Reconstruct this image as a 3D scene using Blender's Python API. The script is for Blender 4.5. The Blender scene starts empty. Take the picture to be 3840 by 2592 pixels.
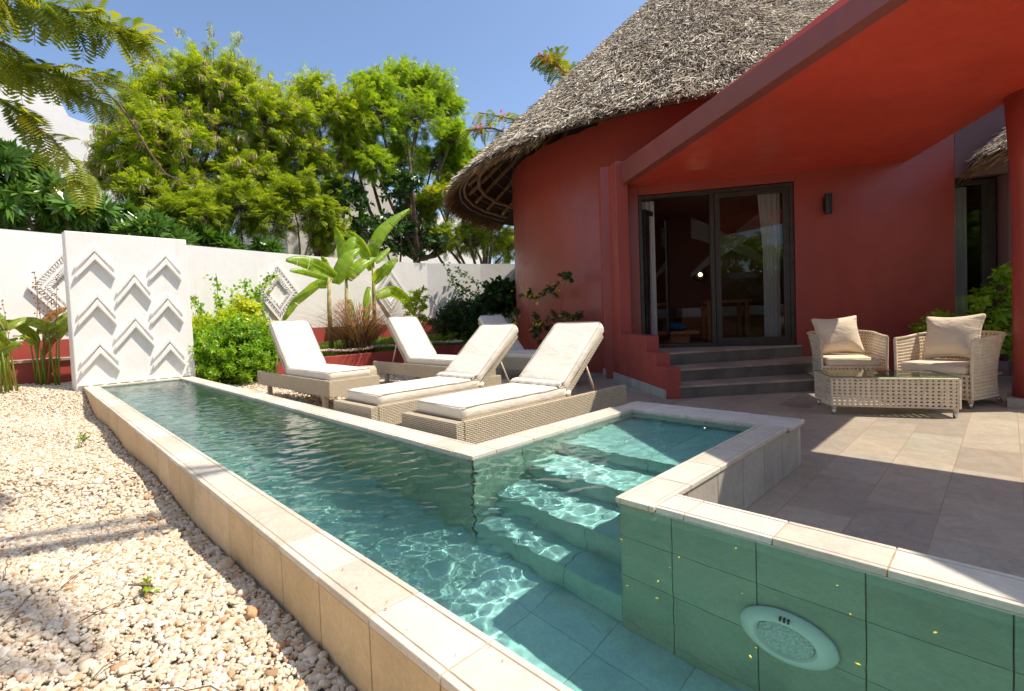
import bpy, math, random
import numpy as np
from mathutils import Vector, Matrix
random.seed(7)
R = math.radians
S = bpy.context.scene
COL = S.collection

# ------------------------------------------------------------------ camera
cam_d = bpy.data.cameras.new('camera'); cam = bpy.data.objects.new('camera', cam_d); COL.objects.link(cam)
MC = Matrix(((0.7332, -0.0503, 0.6782), (-0.6790, 0.0020, 0.7341), (-0.0383, -0.9987, -0.0327)))
rt, dn, fw = Vector([MC[i][0] for i in range(3)]), Vector([MC[i][1] for i in range(3)]), Vector([MC[i][2] for i in range(3)])
fw.normalize(); rt = (rt - fw * rt.dot(fw)).normalized(); up = rt.cross(fw).normalized()
if up.z < 0: up = -up
cam.matrix_world = Matrix(((rt.x, up.x, -fw.x, 0), (rt.y, up.y, -fw.y, 0), (rt.z, up.z, -fw.z, 0.72), (0, 0, 0, 1)))
cam_d.sensor_width = 36; cam_d.lens = 1850.3 / 3840 * 36
cam_d.shift_x = (1920 - 1781.5) / 3840; cam_d.shift_y = -(1296 - 1250.3) / 3840
cam_d.clip_start = 0.05; cam_d.clip_end = 500
S.camera = cam

# ------------------------------------------------------------------ light
SUNV = Vector((0.37, -0.42, 1.0)).normalized()
el = math.asin(SUNV.z); az = math.atan2(SUNV.x, SUNV.y)
w = bpy.data.worlds.new('World'); S.world = w; w.use_nodes = True
wn = w.node_tree.nodes; wl = w.node_tree.links
sky = wn.new('ShaderNodeTexSky'); sky.sky_type = 'NISHITA'; sky.sun_disc = False
sky.sun_elevation = el; sky.sun_rotation = az; sky.air_density = 0.85; sky.dust_density = 1.2; sky.ozone_density = 2.0
wl.new(sky.outputs[0], wn['Background'].inputs[0]); wn['Background'].inputs[1].default_value = 0.14
sd = bpy.data.lights.new('sun', 'SUN'); so = bpy.data.objects.new('sun', sd); COL.objects.link(so)
sd.energy = 3.8; sd.angle = R(0.5); sd.color = (1.0, 0.92, 0.79)
so.rotation_euler = SUNV.to_track_quat('Z', 'Y').to_euler()
S.view_settings.view_transform = 'Standard'; S.view_settings.look = 'None'
S.view_settings.exposure = 0.72; S.view_settings.gamma = 1
S.cycles.use_denoising = True
S.cycles.max_bounces = 14; S.cycles.transparent_max_bounces = 24; S.cycles.diffuse_bounces = 6; S.cycles.transmission_bounces = 10
S.cycles.sample_clamp_indirect = 6

# ------------------------------------------------------------------ materials
def mat(name):
    m = bpy.data.materials.new(name); m.use_nodes = True
    nt = m.node_tree; b = nt.nodes['Principled BSDF']
    return m, nt, b
def N(nt, t, **k):
    n = nt.nodes.new(t)
    for a, v in k.items():
        if a.startswith('i_'): n.inputs[int(a[2:])].default_value = v
        else: setattr(n, a, v)
    return n
def ramp(nt, fac, stops):
    r = nt.nodes.new('ShaderNodeValToRGB'); e = r.color_ramp.elements
    while len(e) < len(stops): e.new(0.5)
    for i, (p, c) in enumerate(stops): e[i].position = p; e[i].color = (*c, 1)
    nt.links.new(fac, r.inputs[0]); return r.outputs[0]
def mixc(nt, fac, a, b, mode='MIX'):
    m = nt.nodes.new('ShaderNodeMix'); m.data_type = 'RGBA'; m.blend_type = mode
    for s, v in ((0, fac), (6, a), (7, b)):
        if isinstance(v, (int, float)): m.inputs[s].default_value = v
        elif isinstance(v, tuple): m.inputs[s].default_value = (*v, 1)
        else: nt.links.new(v, m.inputs[s])
    return m.outputs[2]
def noise(nt, scale, detail=4, rough=.55, vec=None, coord='Object', dist=0):
    n = N(nt, 'ShaderNodeTexNoise'); n.inputs['Scale'].default_value = scale; n.inputs['Detail'].default_value = detail
    n.inputs['Roughness'].default_value = rough; n.inputs['Distortion'].default_value = dist
    if vec is None:
        tc = N(nt, 'ShaderNodeTexCoord'); vec = tc.outputs[coord]
    nt.links.new(vec, n.inputs['Vector']); return n.outputs['Fac']
def bump(nt, b, h, strength, dist=.01, prev=None):
    n = N(nt, 'ShaderNodeBump'); n.inputs['Strength'].default_value = strength; n.inputs['Distance'].default_value = dist
    nt.links.new(h, n.inputs['Height'])
    if prev is not None: nt.links.new(prev, n.inputs['Normal'])
    nt.links.new(n.outputs[0], b.inputs['Normal']); return n.outputs[0]
def mathn(nt, op, a, b=None, clamp=False):
    n = N(nt, 'ShaderNodeMath', operation=op, use_clamp=clamp)
    for i, v in enumerate((a, b)):
        if v is None: continue
        if isinstance(v, (int, float)): n.inputs[i].default_value = v
        else: nt.links.new(v, n.inputs[i])
    return n.outputs[0]
def attr(nt, name='tint'):
    n = N(nt, 'ShaderNodeAttribute'); n.attribute_name = name; return n.outputs['Fac']

def simple(name, c, rough=.6, var=.12, vscale=3, bscale=60, bstr=.15, bdist=.004, metal=0, spec=.5, tint=0):
    m, nt, b = mat(name)
    n1 = noise(nt, vscale, 5)
    lo = tuple(x * (1 - var) for x in c); hi = tuple(min(1, x * (1 + var)) for x in c)
    col = ramp(nt, n1, [(.3, lo), (.7, hi)])
    if tint:
        t = attr(nt); g = ramp(nt, t, [(0, (1 - tint,) * 3), (1, (1, 1, 1))]); col = mixc(nt, 1.0, col, g, 'MULTIPLY')
    nt.links.new(col, b.inputs['Base Color']); b.inputs['Roughness'].default_value = rough
    b.inputs['Metallic'].default_value = metal; b.inputs['Specular IOR Level'].default_value = spec
    if bstr: bump(nt, b, noise(nt, bscale, 3), bstr, bdist)
    return m

M = {}
def white_plaster(name, c):
    m, nt, b = mat(name)
    a = noise(nt, 1.3, 6, .6); d = noise(nt, 5, 5, .6)
    col = ramp(nt, a, [(.25, tuple(x * .93 for x in c)), (.6, c)])
    col = mixc(nt, mathn(nt, 'MULTIPLY', ramp(nt, d, [(.55, (0, 0, 0)), (.8, (1, 1, 1))]), .12), col, (.55, .47, .38))
    tc = N(nt, 'ShaderNodeTexCoord'); mp = N(nt, 'ShaderNodeMapping'); mp.inputs['Scale'].default_value = (9, 9, .7); nt.links.new(tc.outputs['Object'], mp.inputs[0])
    col = mixc(nt, mathn(nt, 'MULTIPLY', ramp(nt, noise(nt, 1, 6, .65, mp.outputs[0]), [(.56, (0, 0, 0)), (.78, (1, 1, 1))]), .22), col, (.50, .45, .37))
    nt.links.new(col, b.inputs['Base Color']); b.inputs['Roughness'].default_value = .75
    n1 = bump(nt, b, noise(nt, 4, 3), .35, .02); bump(nt, b, noise(nt, 90, 3), .12, .003, n1)
    return m
M['white'] = white_plaster('white_plaster', (.79, .76, .715))
M['oldwhite'] = white_plaster('weathered_plaster', (.60, .56, .50))
def red_plaster(name, c, rough, spk=.18):
    m, nt, b = mat(name)
    a = noise(nt, .9, 5, .6)
    col = ramp(nt, a, [(.3, tuple(x * .86 for x in c)), (.7, tuple(x * 1.08 for x in c))])
    s = noise(nt, 14, 6, .7)
    col = mixc(nt, mathn(nt, 'MULTIPLY', ramp(nt, s, [(.62, (0, 0, 0)), (.75, (1, 1, 1))]), spk * .6), col, tuple(min(1, x * 1.5 + .03) for x in c))
    tc = N(nt, 'ShaderNodeTexCoord'); mp = N(nt, 'ShaderNodeMapping'); mp.inputs['Scale'].default_value = (6, 6, .6); nt.links.new(tc.outputs['Object'], mp.inputs[0])
    col = mixc(nt, mathn(nt, 'MULTIPLY', ramp(nt, noise(nt, 1, 6, .65, mp.outputs[0]), [(.5, (0, 0, 0)), (.8, (1, 1, 1))]), .35), col, tuple(x * .62 + .012 for x in c))
    nt.links.new(col, b.inputs['Base Color'])
    rr = ramp(nt, noise(nt, 6, 4), [(.3, (rough - .06,) * 3), (.7, (rough + .08,) * 3)]); nt.links.new(rr, b.inputs['Roughness'])
    n1 = bump(nt, b, noise(nt, 2.2, 3), .25, .02); bump(nt, b, noise(nt, 120, 4), .10, .002, n1)
    b.inputs['Specular IOR Level'].default_value = .55
    return m
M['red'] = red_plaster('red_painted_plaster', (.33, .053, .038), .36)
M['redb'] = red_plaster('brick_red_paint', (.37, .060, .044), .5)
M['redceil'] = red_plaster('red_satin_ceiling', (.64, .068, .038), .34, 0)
M['fascia'] = red_plaster('plum_red_fascia', (.25, .062, .052), .45)
M['plum'] = red_plaster('plum_plaster', (.17, .085, .085), .6)  # same red wall, its sky-lit shade put into the base colour
M['frame'] = simple('dark_bronze_frame', (.035, .027, .022), .42, .3, 8, 40, .1)
M['darkstone'] = simple('dark_render', (.13, .12, .10), .5, .35, 4, 50, .2)
M['metal'] = simple('brushed_foot_metal', (.7, .68, .64), .3, .05, 5, 80, .05, metal=1)
M['black'] = simple('black_metal', (.015, .013, .012), .35, .1)
M['log'] = None
def log_mat():
    m, nt, b = mat('peeled_log')
    tc = N(nt, 'ShaderNodeTexCoord')
    mp = N(nt, 'ShaderNodeMapping'); mp.inputs['Scale'].default_value = (3, 3, 3); nt.links.new(tc.outputs['Object'], mp.inputs[0])
    n1 = noise(nt, 2, 6, .7, mp.outputs[0], dist=1.5)
    nt.links.new(ramp(nt, n1, [(.3, (.16, .09, .045)), (.5, (.36, .23, .12)), (.75, (.55, .40, .24))]), b.inputs['Base Color'])
    b.inputs['Roughness'].default_value = .8; bump(nt, b, n1, .5, .02); return m
M['log'] = log_mat()

def stone(name, ca, cb, cc, rough=.6, spec=.4, bstr=.5):
    m, nt, b = mat(name)
    t = attr(nt); n1 = noise(nt, 7, 8, .65, dist=.6); n2 = noise(nt, 60, 6, .7)
    base = ramp(nt, t, [(0, ca), (.5, cb), (1, cc)])
    v = ramp(nt, n1, [(.25, (.82,) * 3), (.75, (1.12,) * 3)]); col = mixc(nt, 1.0, base, v, 'MULTIPLY')
    v2 = ramp(nt, n2, [(.3, (.88,) * 3), (.7, (1.08,) * 3)]); col = mixc(nt, 1.0, col, v2, 'MULTIPLY')
    nt.links.new(col, b.inputs['Base Color']); b.inputs['Roughness'].default_value = rough; b.inputs['Specular IOR Level'].default_value = spec
    p = bump(nt, b, n1, bstr * .5, .01); bump(nt, b, n2, bstr, .003, p)
    return m
M['coping'] = stone('flamed_limestone', (.54, .47, .37), (.60, .54, .44), (.64, .59, .50), .7)
M['clad'] = stone('sandy_cladding_stone', (.56, .41, .23), (.61, .46, .27), (.65, .50, .32), .75)
M['cladg'] = stone('grey_cladding_stone', (.34, .30, .24), (.39, .35, .29), (.44, .40, .33), .7)
M['skirt'] = stone('cream_skirting_tile', (.42, .41, .36), (.47, .46, .41), (.52, .50, .45), .5)
M['pooltile'] = stone('green_pool_tile', (.42, .47, .38), (.47, .52, .42), (.52, .57, .46), .5)
M['poolfloor'] = stone('pale_pool_floor_tile', (.43, .57, .55), (.48, .62, .60), (.53, .67, .64), .5)
M['grout'] = simple('sandy_grout', (.42, .28, .16), .9, .3, 12, 80, .2)
M['groutdark'] = simple('dark_grout', (.17, .18, .15), .9, .3, 12, 80, .2)

def terrace_mat():
    m, nt, b = mat('terrace_slate_tiles')
    tc = N(nt, 'ShaderNodeTexCoord'); mp = N(nt, 'ShaderNodeMapping'); nt.links.new(tc.outputs['Object'], mp.inputs[0])
    mp.inputs['Location'].default_value = (-(2.83 - 5 * .62), -(.225 - 10 * .275), 0)
    br = N(nt, 'ShaderNodeTexBrick'); nt.links.new(mp.outputs[0], br.inputs[0]); br.offset = .5
    br.inputs['Scale'].default_value = 1; br.inputs['Brick Width'].default_value = .62; br.inputs['Row Height'].default_value = .275
    br.inputs['Mortar Size'].default_value = .0028; br.inputs['Mortar Smooth'].default_value = .3; br.inputs['Bias'].default_value = 0
    br.inputs['Color1'].default_value = (0, 0, 0, 1); br.inputs['Color2'].default_value = (1, 1, 1, 1); br.inputs['Mortar'].default_value = (.5, .5, .5, 1)
    n0 = noise(nt, 1.2, 5, .6); n1 = noise(nt, 5, 8, .7, dist=1.5); n2 = noise(nt, 45, 6, .7)
    tcol = ramp(nt, br.outputs['Color'], [(0, (.30, .255, .195)), (.35, (.37, .32, .245)), (.7, (.45, .375, .275)), (1, (.38, .35, .27))])
    col = mixc(nt, 1, tcol, ramp(nt, n1, [(.3, (.78,) * 3), (.7, (1.15,) * 3)]), 'MULTIPLY')
    col = mixc(nt, 1, col, ramp(nt, n2, [(.3, (.86,) * 3), (.7, (1.1,) * 3)]), 'MULTIPLY')
    col = mixc(nt, mathn(nt, 'MULTIPLY', ramp(nt, n0, [(.45, (0, 0, 0)), (.7, (1, 1, 1))]), .25), col, (.33, .23, .15))
    col = mixc(nt, br.outputs['Fac'], col, (.36, .25, .15))
    nt.links.new(col, b.inputs['Base Color']); b.inputs['Roughness'].default_value = .5
    p = bump(nt, b, n1, .35, .012); p = bump(nt, b, n2, .35, .003, p); bump(nt, b, mathn(nt, 'SUBTRACT', 1, br.outputs['Fac']), .6, .004, p)
    return m
M['terrace'] = terrace_mat()

def wicker_mat(name, c, cd, u=.038, v=.0125):
    m, nt, b = mat(name)
    tc = N(nt, 'ShaderNodeTexCoord')
    br = N(nt, 'ShaderNodeTexBrick'); nt.links.new(tc.outputs['UV'], br.inputs[0]); br.offset = .5
    br.inputs['Scale'].default_value = 1; br.inputs['Brick Width'].default_value = u; br.inputs['Row Height'].default_value = v
    br.inputs['Mortar Size'].default_value = v * .24; br.inputs['Mortar Smooth'].default_value = 1.0
    br.inputs['Color1'].default_value = (.9,) * 3 + (1,); br.inputs['Color2'].default_value = (1.08,) * 3 + (1,); br.inputs['Mortar'].default_value = (1, 1, 1, 1)
    f = br.outputs['Fac']
    col = mixc(nt, 1, c, br.outputs['Color'], 'MULTIPLY')
    col = mixc(nt, mathn(nt, 'POWER', f, 1.4), col, cd)
    nt.links.new(col, b.inputs['Base Color']); b.inputs['Roughness'].default_value = .5
    bump(nt, b, mathn(nt, 'SUBTRACT', 1, f), 1.0, .006)
    return m
M['wicker'] = wicker_mat('cream_wicker', (.68, .57, .40), (.13, .09, .05))
M['cane'] = simple('cream_cane', (.70, .58, .42), .5, .15, 20, 220, .5, .002)
def fabric(name, c, wr=.35):
    m, nt, b = mat(name)
    n = noise(nt, 2.2, 4); col = ramp(nt, n, [(.3, tuple(x * .94 for x in c)), (.7, c)])
    nt.links.new(col, b.inputs['Base Color']); b.inputs['Roughness'].default_value = .9; b.inputs['Specular IOR Level'].default_value = .15
    b.inputs['Sheen Weight'].default_value = .15
    tc = N(nt, 'ShaderNodeTexCoord'); mp = N(nt, 'ShaderNodeMapping'); mp.inputs['Scale'].default_value = (1, 1, 2.5); nt.links.new(tc.outputs['Object'], mp.inputs[0])
    w1 = noise(nt, 5, 4, .6, mp.outputs[0], dist=1.2)
    p = bump(nt, b, w1, wr, .03); bump(nt, b, noise(nt, 400, 2), .15, .001, p)
    return m
M['cush'] = fabric('cream_cushion_fabric', (.80, .72, .60))
M['cush2'] = fabric('sand_cushion_fabric', (.74, .62, .45), .5)
M['piping'] = fabric('piping_fabric', (.55, .47, .36), .1)

def leaf_mat(name, c0, c1, c2, tr=.45, rough=.45, spec=.4):
    m, nt, b = mat(name)
    t = attr(nt)
    col = ramp(nt, t, [(0, c0), (.5, c1), (1, c2)])
    nt.links.new(col, b.inputs['Base Color']); b.inputs['Roughness'].default_value = rough; b.inputs['Specular IOR Level'].default_value = spec
    tb = N(nt, 'ShaderNodeBsdfTranslucent')
    tcol = mixc(nt, 1, col, (1.55, 1.35, .55), 'MULTIPLY'); nt.links.new(tcol, tb.inputs[0])
    ms = N(nt, 'ShaderNodeMixShader'); ms.inputs[0].default_value = tr
    nt.links.new(b.outputs[0], ms.inputs[1]); nt.links.new(tb.outputs[0], ms.inputs[2])
    nt.links.new(ms.outputs[0], nt.nodes['Material Output'].inputs[0])
    return m
M['leafA'] = leaf_mat('leucaena_leaf', (.15, .26, .018), (.32, .46, .028), (.54, .60, .045))
M['leafC'] = leaf_mat('fine_green_leaf', (.14, .27, .02), (.28, .45, .032), (.43, .56, .04))
M['leafD'] = leaf_mat('feathery_leaf', (.12, .20, .02), (.25, .36, .03), (.42, .50, .04))
M['leafG'] = leaf_mat('flame_tree_leaf', (.06, .11, .015), (.17, .24, .02), (.46, .48, .03))
M['leafF'] = leaf_mat('frangipani_leaf', (.05, .12, .02), (.10, .22, .03), (.20, .34, .06), .25, .28, .6)
M['leafB'] = leaf_mat('banana_leaf', (.15, .30, .022), (.26, .43, .03), (.42, .55, .04), .5, .35, .5)
M['leafY'] = leaf_mat('yellow_green_leaf', (.22, .38, .015), (.42, .56, .02), (.66, .68, .03), .4, .35, .5)
M['leafH'] = leaf_mat('hedge_leaf', (.10, .22, .014), (.22, .42, .02), (.42, .58, .03), .4, .35, .5)
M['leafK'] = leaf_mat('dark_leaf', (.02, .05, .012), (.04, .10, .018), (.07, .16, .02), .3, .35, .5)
M['grassm'] = leaf_mat('lawn_blade', (.09, .20, .012), (.16, .31, .018), (.26, .40, .02), .45)
M['purple'] = leaf_mat('purple_grass_blade', (.09, .04, .04), (.16, .08, .06), (.24, .20, .07), .3)
M['plume'] = leaf_mat('grass_plume', (.42, .20, .15), (.56, .32, .23), (.7, .48, .34), .4, .9, .1)
M['canna'] = leaf_mat('canna_leaf', (.12, .22, .02), (.22, .34, .03), (.42, .40, .05), .4, .35, .5)
M['dry'] = leaf_mat('dry_leaf', (.20, .09, .03), (.30, .15, .05), (.42, .24, .08), .2, .8, .1)
M['pod'] = leaf_mat('dry_seed_pod', (.24, .15, .10), (.46, .31, .22), (.62, .46, .34), .15, .8, .2)
M['flower'] = leaf_mat('red_blossom', (.75, .03, .03), (.85, .06, .03), (.9, .16, .03), .35, .6, .2)
M['orangef'] = leaf_mat('orange_blossom', (.8, .15, .02), (.85, .25, .03), (.85, .4, .05), .35, .6, .2)
M['yellowf'] = leaf_mat('yellow_blossom', (.8, .6, .02), (.85, .68, .03), (.9, .75, .05), .35, .6, .2)
M['bark'] = simple('brown_bark', (.17, .115, .075), .9, .35, 8, 40, .6, .02)
M['bstem'] = simple('banana_stem', (.42, .33, .12), .7, .4, 9, 30, .4, .01)
M['reed'] = None
def thatch_mat():
    m, nt, b = mat('thatch_reed')
    t = attr(nt)
    nt.links.new(ramp(nt, t, [(0, (.05, .038, .027)), (.35, (.22, .17, .12)), (.7, (.62, .52, .39)), (1, (.92, .83, .67))]), b.inputs['Base Color'])
    b.inputs['Roughness'].default_value = .7; b.inputs['Specular IOR Level'].default_value = .3
    return m
M['reed'] = thatch_mat()
M['under'] = simple('thatch_underside', (.055, .035, .02), .95, .5, 30, 60, .8, .03)
M['fringe'] = leaf_mat('brown_reed_fringe', (.12, .07, .03), (.22, .13, .06), (.34, .22, .11), .1, .9, .1)
def pebble_mat():
    m, nt, b = mat('limestone_pebbles')
    t = attr(nt); n = noise(nt, 60, 4)
    c = ramp(nt, t, [(0, (.36, .22, .12)), (.05, (.56, .31, .15)), (.10, (.60, .46, .31)), (.4, (.63, .51, .37)), (.75, (.71, .61, .47)), (1, (.78, .70, .58))])
    c = mixc(nt, 1, c, ramp(nt, n, [(.3, (.8,) * 3), (.7, (1.05,) * 3)]), 'MULTIPLY')
    nt.links.new(c, b.inputs['Base Color']); b.inputs['Roughness'].default_value = .85; bump(nt, b, n, .4, .004); return m
M['pebble'] = pebble_mat()
M['gravelbed'] = simple('gravel_bed', (.62, .52, .39), .95, .3, 40, 90, 1, .02)
M['soil'] = simple('garden_soil', (.10, .065, .04), .95, .3, 10, 60, .8, .03)
def woodm(name, a, c, sc=(1, 12, 12)):
    m, nt, b = mat(name)
    tc = N(nt, 'ShaderNodeTexCoord'); mp = N(nt, 'ShaderNodeMapping'); mp.inputs['Scale'].default_value = sc; nt.links.new(tc.outputs['Object'], mp.inputs[0])
    n = noise(nt, 2, 6, .6, mp.outputs[0], dist=2.5)
    nt.links.new(ramp(nt, n, [(.3, a), (.7, c)]), b.inputs['Base Color']); b.inputs['Roughness'].default_value = .6; bump(nt, b, n, .3, .005); return m
M['stool'] = woodm('pale_grained_wood', (.40, .31, .21), (.58, .49, .37), (3, 3, 14))
M['bench'] = woodm('weathered_board', (.25, .17, .12), (.42, .31, .23), (1, 14, 14))
M['daybed'] = woodm('polished_red_wood', (.22, .06, .02), (.45, .15, .045), (2, 2, 14))
M['clay'] = simple('terracotta_clay', (.50, .21, .08), .7, .15, 12, 90, .2)
def glassm(name, col=(1, 1, 1), rough=0.0, tintf=1.0):
    m, nt, b = mat(name)
    nt.nodes.remove(b)
    tr = N(nt, 'ShaderNodeBsdfTransparent'); tr.inputs[0].default_value = (*col, 1)
    gl = N(nt, 'ShaderNodeBsdfGlossy'); gl.inputs['Roughness'].default_value = rough
    fr = N(nt, 'ShaderNodeFresnel'); fr.inputs[0].default_value = 1.5
    f = mathn(nt, 'MULTIPLY', fr.outputs[0], 0.75, True)
    ms = N(nt, 'ShaderNodeMixShader'); nt.links.new(f, ms.inputs[0]); nt.links.new(tr.outputs[0], ms.inputs[1]); nt.links.new(gl.outputs[0], ms.inputs[2])
    nt.links.new(ms.outputs[0], nt.nodes['Material Output'].inputs[0]); return m
M['glass'] = glassm('window_glass', (.86, .88, .87))
M['glasst'] = glassm('table_glass', (.82, .92, .86))
M['glassedge'] = simple('green_glass_edge', (.03, .13, .07), .15, .1, bstr=0)
def water_mat():
    m, nt, b = mat('pool_water')
    nt.nodes.remove(b)
    rf = N(nt, 'ShaderNodeBsdfRefraction'); rf.inputs['IOR'].default_value = 1.33; rf.inputs['Roughness'].default_value = 0; rf.inputs['Color'].default_value = (.72, .945, .92, 1)
    gl = N(nt, 'ShaderNodeBsdfGlossy'); gl.inputs['Roughness'].default_value = 0.0
    fr = N(nt, 'ShaderNodeFresnel'); fr.inputs[0].default_value = 1.33
    ms = N(nt, 'ShaderNodeMixShader'); nt.links.new(fr.outputs[0], ms.inputs[0]); nt.links.new(rf.outputs[0], ms.inputs[1]); nt.links.new(gl.outputs[0], ms.inputs[2])
    nt.links.new(ms.outputs[0], nt.nodes['Material Output'].inputs[0]); return m
M['water'] = water_mat()
def emis(name, c, s):
    m, nt, b = mat(name); b.inputs['Emission Color'].default_value = (*c, 1); b.inputs['Emission Strength'].default_value = s; b.inputs['Base Color'].default_value = (*c, 1); return m
M['bulb'] = emis('lit_globe', (1, .75, .42), 12)
M['curtain'] = None
def curtain_mat():
    m, nt, b = mat('white_voile'); b.inputs['Base Color'].default_value = (.82, .80, .80, 1); b.inputs['Roughness'].default_value = .8
    tb = N(nt, 'ShaderNodeBsdfTranslucent'); tb.inputs[0].default_value = (.8, .8, .8, 1); ms = N(nt, 'ShaderNodeMixShader'); ms.inputs[0].default_value = .35
    nt.links.new(b.outputs[0], ms.inputs[1]); nt.links.new(tb.outputs[0], ms.inputs[2]); nt.links.new(ms.outputs[0], nt.nodes['Material Output'].inputs[0])
    bump(nt, b, noise(nt, 30, 3), .2, .005); return m
M['curtain'] = curtain_mat()
def printm(name, a, c, d, sc):
    m, nt, b = mat(name); v = N(nt, 'ShaderNodeTexWave', wave_type='RINGS'); v.inputs['Scale'].default_value = sc; v.inputs['Distortion'].default_value = 9; v.inputs['Detail'].default_value = 1
    tc = N(nt, 'ShaderNodeTexCoord'); nt.links.new(tc.outputs['Object'], v.inputs[0])
    nt.links.new(ramp(nt, v.outputs['Fac'], [(.35, a), (.45, c), (.62, c), (.7, d)]), b.inputs['Base Color']); b.inputs['Roughness'].default_value = .9; return m
M['blueprint'] = printm('blue_printed_cotton', (.01, .03, .10), (.05, .28, .45), (.02, .04, .12), 9)
M['redprint'] = printm('red_printed_cotton', (.30, .02, .04), (.10, .35, .38), (.55, .42, .2), 9)

# ------------------------------------------------------------------ object helpers
def link(name, me, m, parent=None):
    o = bpy.data.objects.new(name, me); COL.objects.link(o)
    if m is not None:
        for q in (m if isinstance(m, (list, tuple)) else [m]): me.materials.append(q)
    if parent is not None: o.parent = parent
    return o
def thing(name, label, cat, loc=(0, 0, 0), rz=0, group=None):
    o = bpy.data.objects.new(name, None); COL.objects.link(o); o.location = loc; o.rotation_euler = (0, 0, rz); o.empty_display_size = .1
    return tag(o, label, cat, group)
def tag(o, label, cat, group=None):
    o['label'] = label; o['category'] = cat
    if group: o['group'] = group
    return o
def kind(o, k='structure', label=None):
    o['kind'] = k
    if label: o['label'] = label
    return o

class MB:
    def __init__(s): s.v = []; s.f = []; s.m = []; s.t = []; s.uv = None
    def add(s, vs, fs, mi=0, tint=None):
        o = len(s.v); s.v += [tuple(map(float, p)) for p in vs]; s.f += [tuple(i + o for i in f) for f in fs]; s.m += [mi] * len(fs)
        t = random.random() if tint is None else tint
        s.t += [t] * len(vs)
    def box(s, x0, y0, z0, x1, y1, z1, mi=0, xf=None, tint=None):
        vs = [(x, y, z) for z in (z0, z1) for x, y in ((x0, y0), (x1, y0), (x1, y1), (x0, y1))]
        if xf is not None: vs = [xf @ Vector(p) for p in vs]
        s.add(vs, [(3, 2, 1, 0), (4, 5, 6, 7), (0, 1, 5, 4), (1, 2, 6, 5), (2, 3, 7, 6), (3, 0, 4, 7)], mi, tint)
    def prism(s, poly, z0, z1, mi=0, tint=None):
        n = len(poly); a = sum(poly[i][0] * poly[(i + 1) % n][1] - poly[(i + 1) % n][0] * poly[i][1] for i in range(n))
        if a < 0: poly = poly[::-1]
        vs = [(p[0], p[1], z0) for p in poly] + [(p[0], p[1], z1) for p in poly]
        s.add(vs, [tuple(range(n))[::-1], tuple(range(n, 2 * n))] + [(i, (i + 1) % n, n + (i + 1) % n, n + i) for i in range(n)], mi, tint)
    def tube(s, pts, rad, n=8, mi=0, caps=True, tint=None):
        pts = [Vector(p) for p in pts]; k = len(pts)
        if isinstance(rad, (int, float)): rad = [rad] * k
        vs = []; u = None
        for i, p in enumerate(pts):
            t = (pts[min(i + 1, k - 1)] - pts[max(i - 1, 0)]).normalized()
            if u is None:
                u = t.orthogonal().normalized()
            u = (u - t * u.dot(t)).normalized(); v = t.cross(u)
            vs += [p + (u * math.cos(2 * math.pi * j / n) + v * math.sin(2 * math.pi * j / n)) * rad[i] for j in range(n)]
        fs = [(i * n + j, i * n + (j + 1) % n, (i + 1) * n + (j + 1) % n, (i + 1) * n + j) for i in range(k - 1) for j in range(n)]
        if caps: fs += [tuple(range(n))[::-1], tuple(range((k - 1) * n, k * n))]
        s.add(vs, fs, mi, tint)
    def lathe(s, prof, c, n=24, mi=0):
        vs = [(c[0] + r * math.cos(2 * math.pi * j / n), c[1] + r * math.sin(2 * math.pi * j / n), c[2] + z) for r, z in prof for j in range(n)]
        k = len(prof)
        fs = [(i * n + j, i * n + (j + 1) % n, (i + 1) * n + (j + 1) % n, (i + 1) * n + j) for i in range(k - 1) for j in range(n)]
        s.add(vs, fs + [tuple(range(n))[::-1], tuple(range((k - 1) * n, k * n))], mi)
    def build(s, name, m, parent=None, smooth=False, bevel=0, uv=True, weld=False):
        me = bpy.data.meshes.new(name); me.from_pydata(s.v, [], s.f)
        me.polygons.foreach_set('material_index', s.m)
        a = me.attributes.new('tint', 'FLOAT', 'POINT'); a.data.foreach_set('value', s.t)
        if uv:
            co = np.array(s.v); l = me.uv_layers.new(name='UVMap'); U = np.zeros((len(me.loops), 2))
            for p in me.polygons:
                nx, ny, nz = map(abs, p.normal)
                for li in p.loop_indices:
                    c = co[me.loops[li].vertex_index]
                    if nz >= nx and nz >= ny: U[li] = (c[0], c[1])
                    elif nx >= ny: U[li] = (c[1], c[2])
                    else: U[li] = (c[0], c[2])
            l.data.foreach_set('uv', U.ravel())
        me.validate(); me.update()
        if smooth: me.shade_smooth()
        o = link(name, me, m, parent)
        if bevel:
            b = o.modifiers.new('bevel', 'BEVEL'); b.width = bevel; b.segments = 2; b.limit_method = 'ANGLE'
        return o

def npmesh(name, V, F, m, parent=None, tint=None, smooth=False, mi=None):
    """V (n,3); F (k,q) one face size"""
    V = np.asarray(V, np.float32); F = np.asarray(F, np.int32)
    me = bpy.data.meshes.new(name); q = F.shape[1]
    me.vertices.add(len(V)); me.vertices.foreach_set('co', V.ravel())
    me.loops.add(F.size); me.loops.foreach_set('vertex_index', F.ravel())
    me.polygons.add(len(F)); me.polygons.foreach_set('loop_start', np.arange(0, F.size, q, dtype=np.int32)); me.polygons.foreach_set('loop_total', np.full(len(F), q, np.int32))
    if mi is not None: me.polygons.foreach_set('material_index', mi)
    if tint is not None:
        a = me.attributes.new('tint', 'FLOAT', 'POINT'); a.data.foreach_set('value', np.asarray(tint, np.float32))
    me.update(calc_edges=True)
    if smooth: me.shade_smooth()
    return link(name, me, m, parent)

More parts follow.
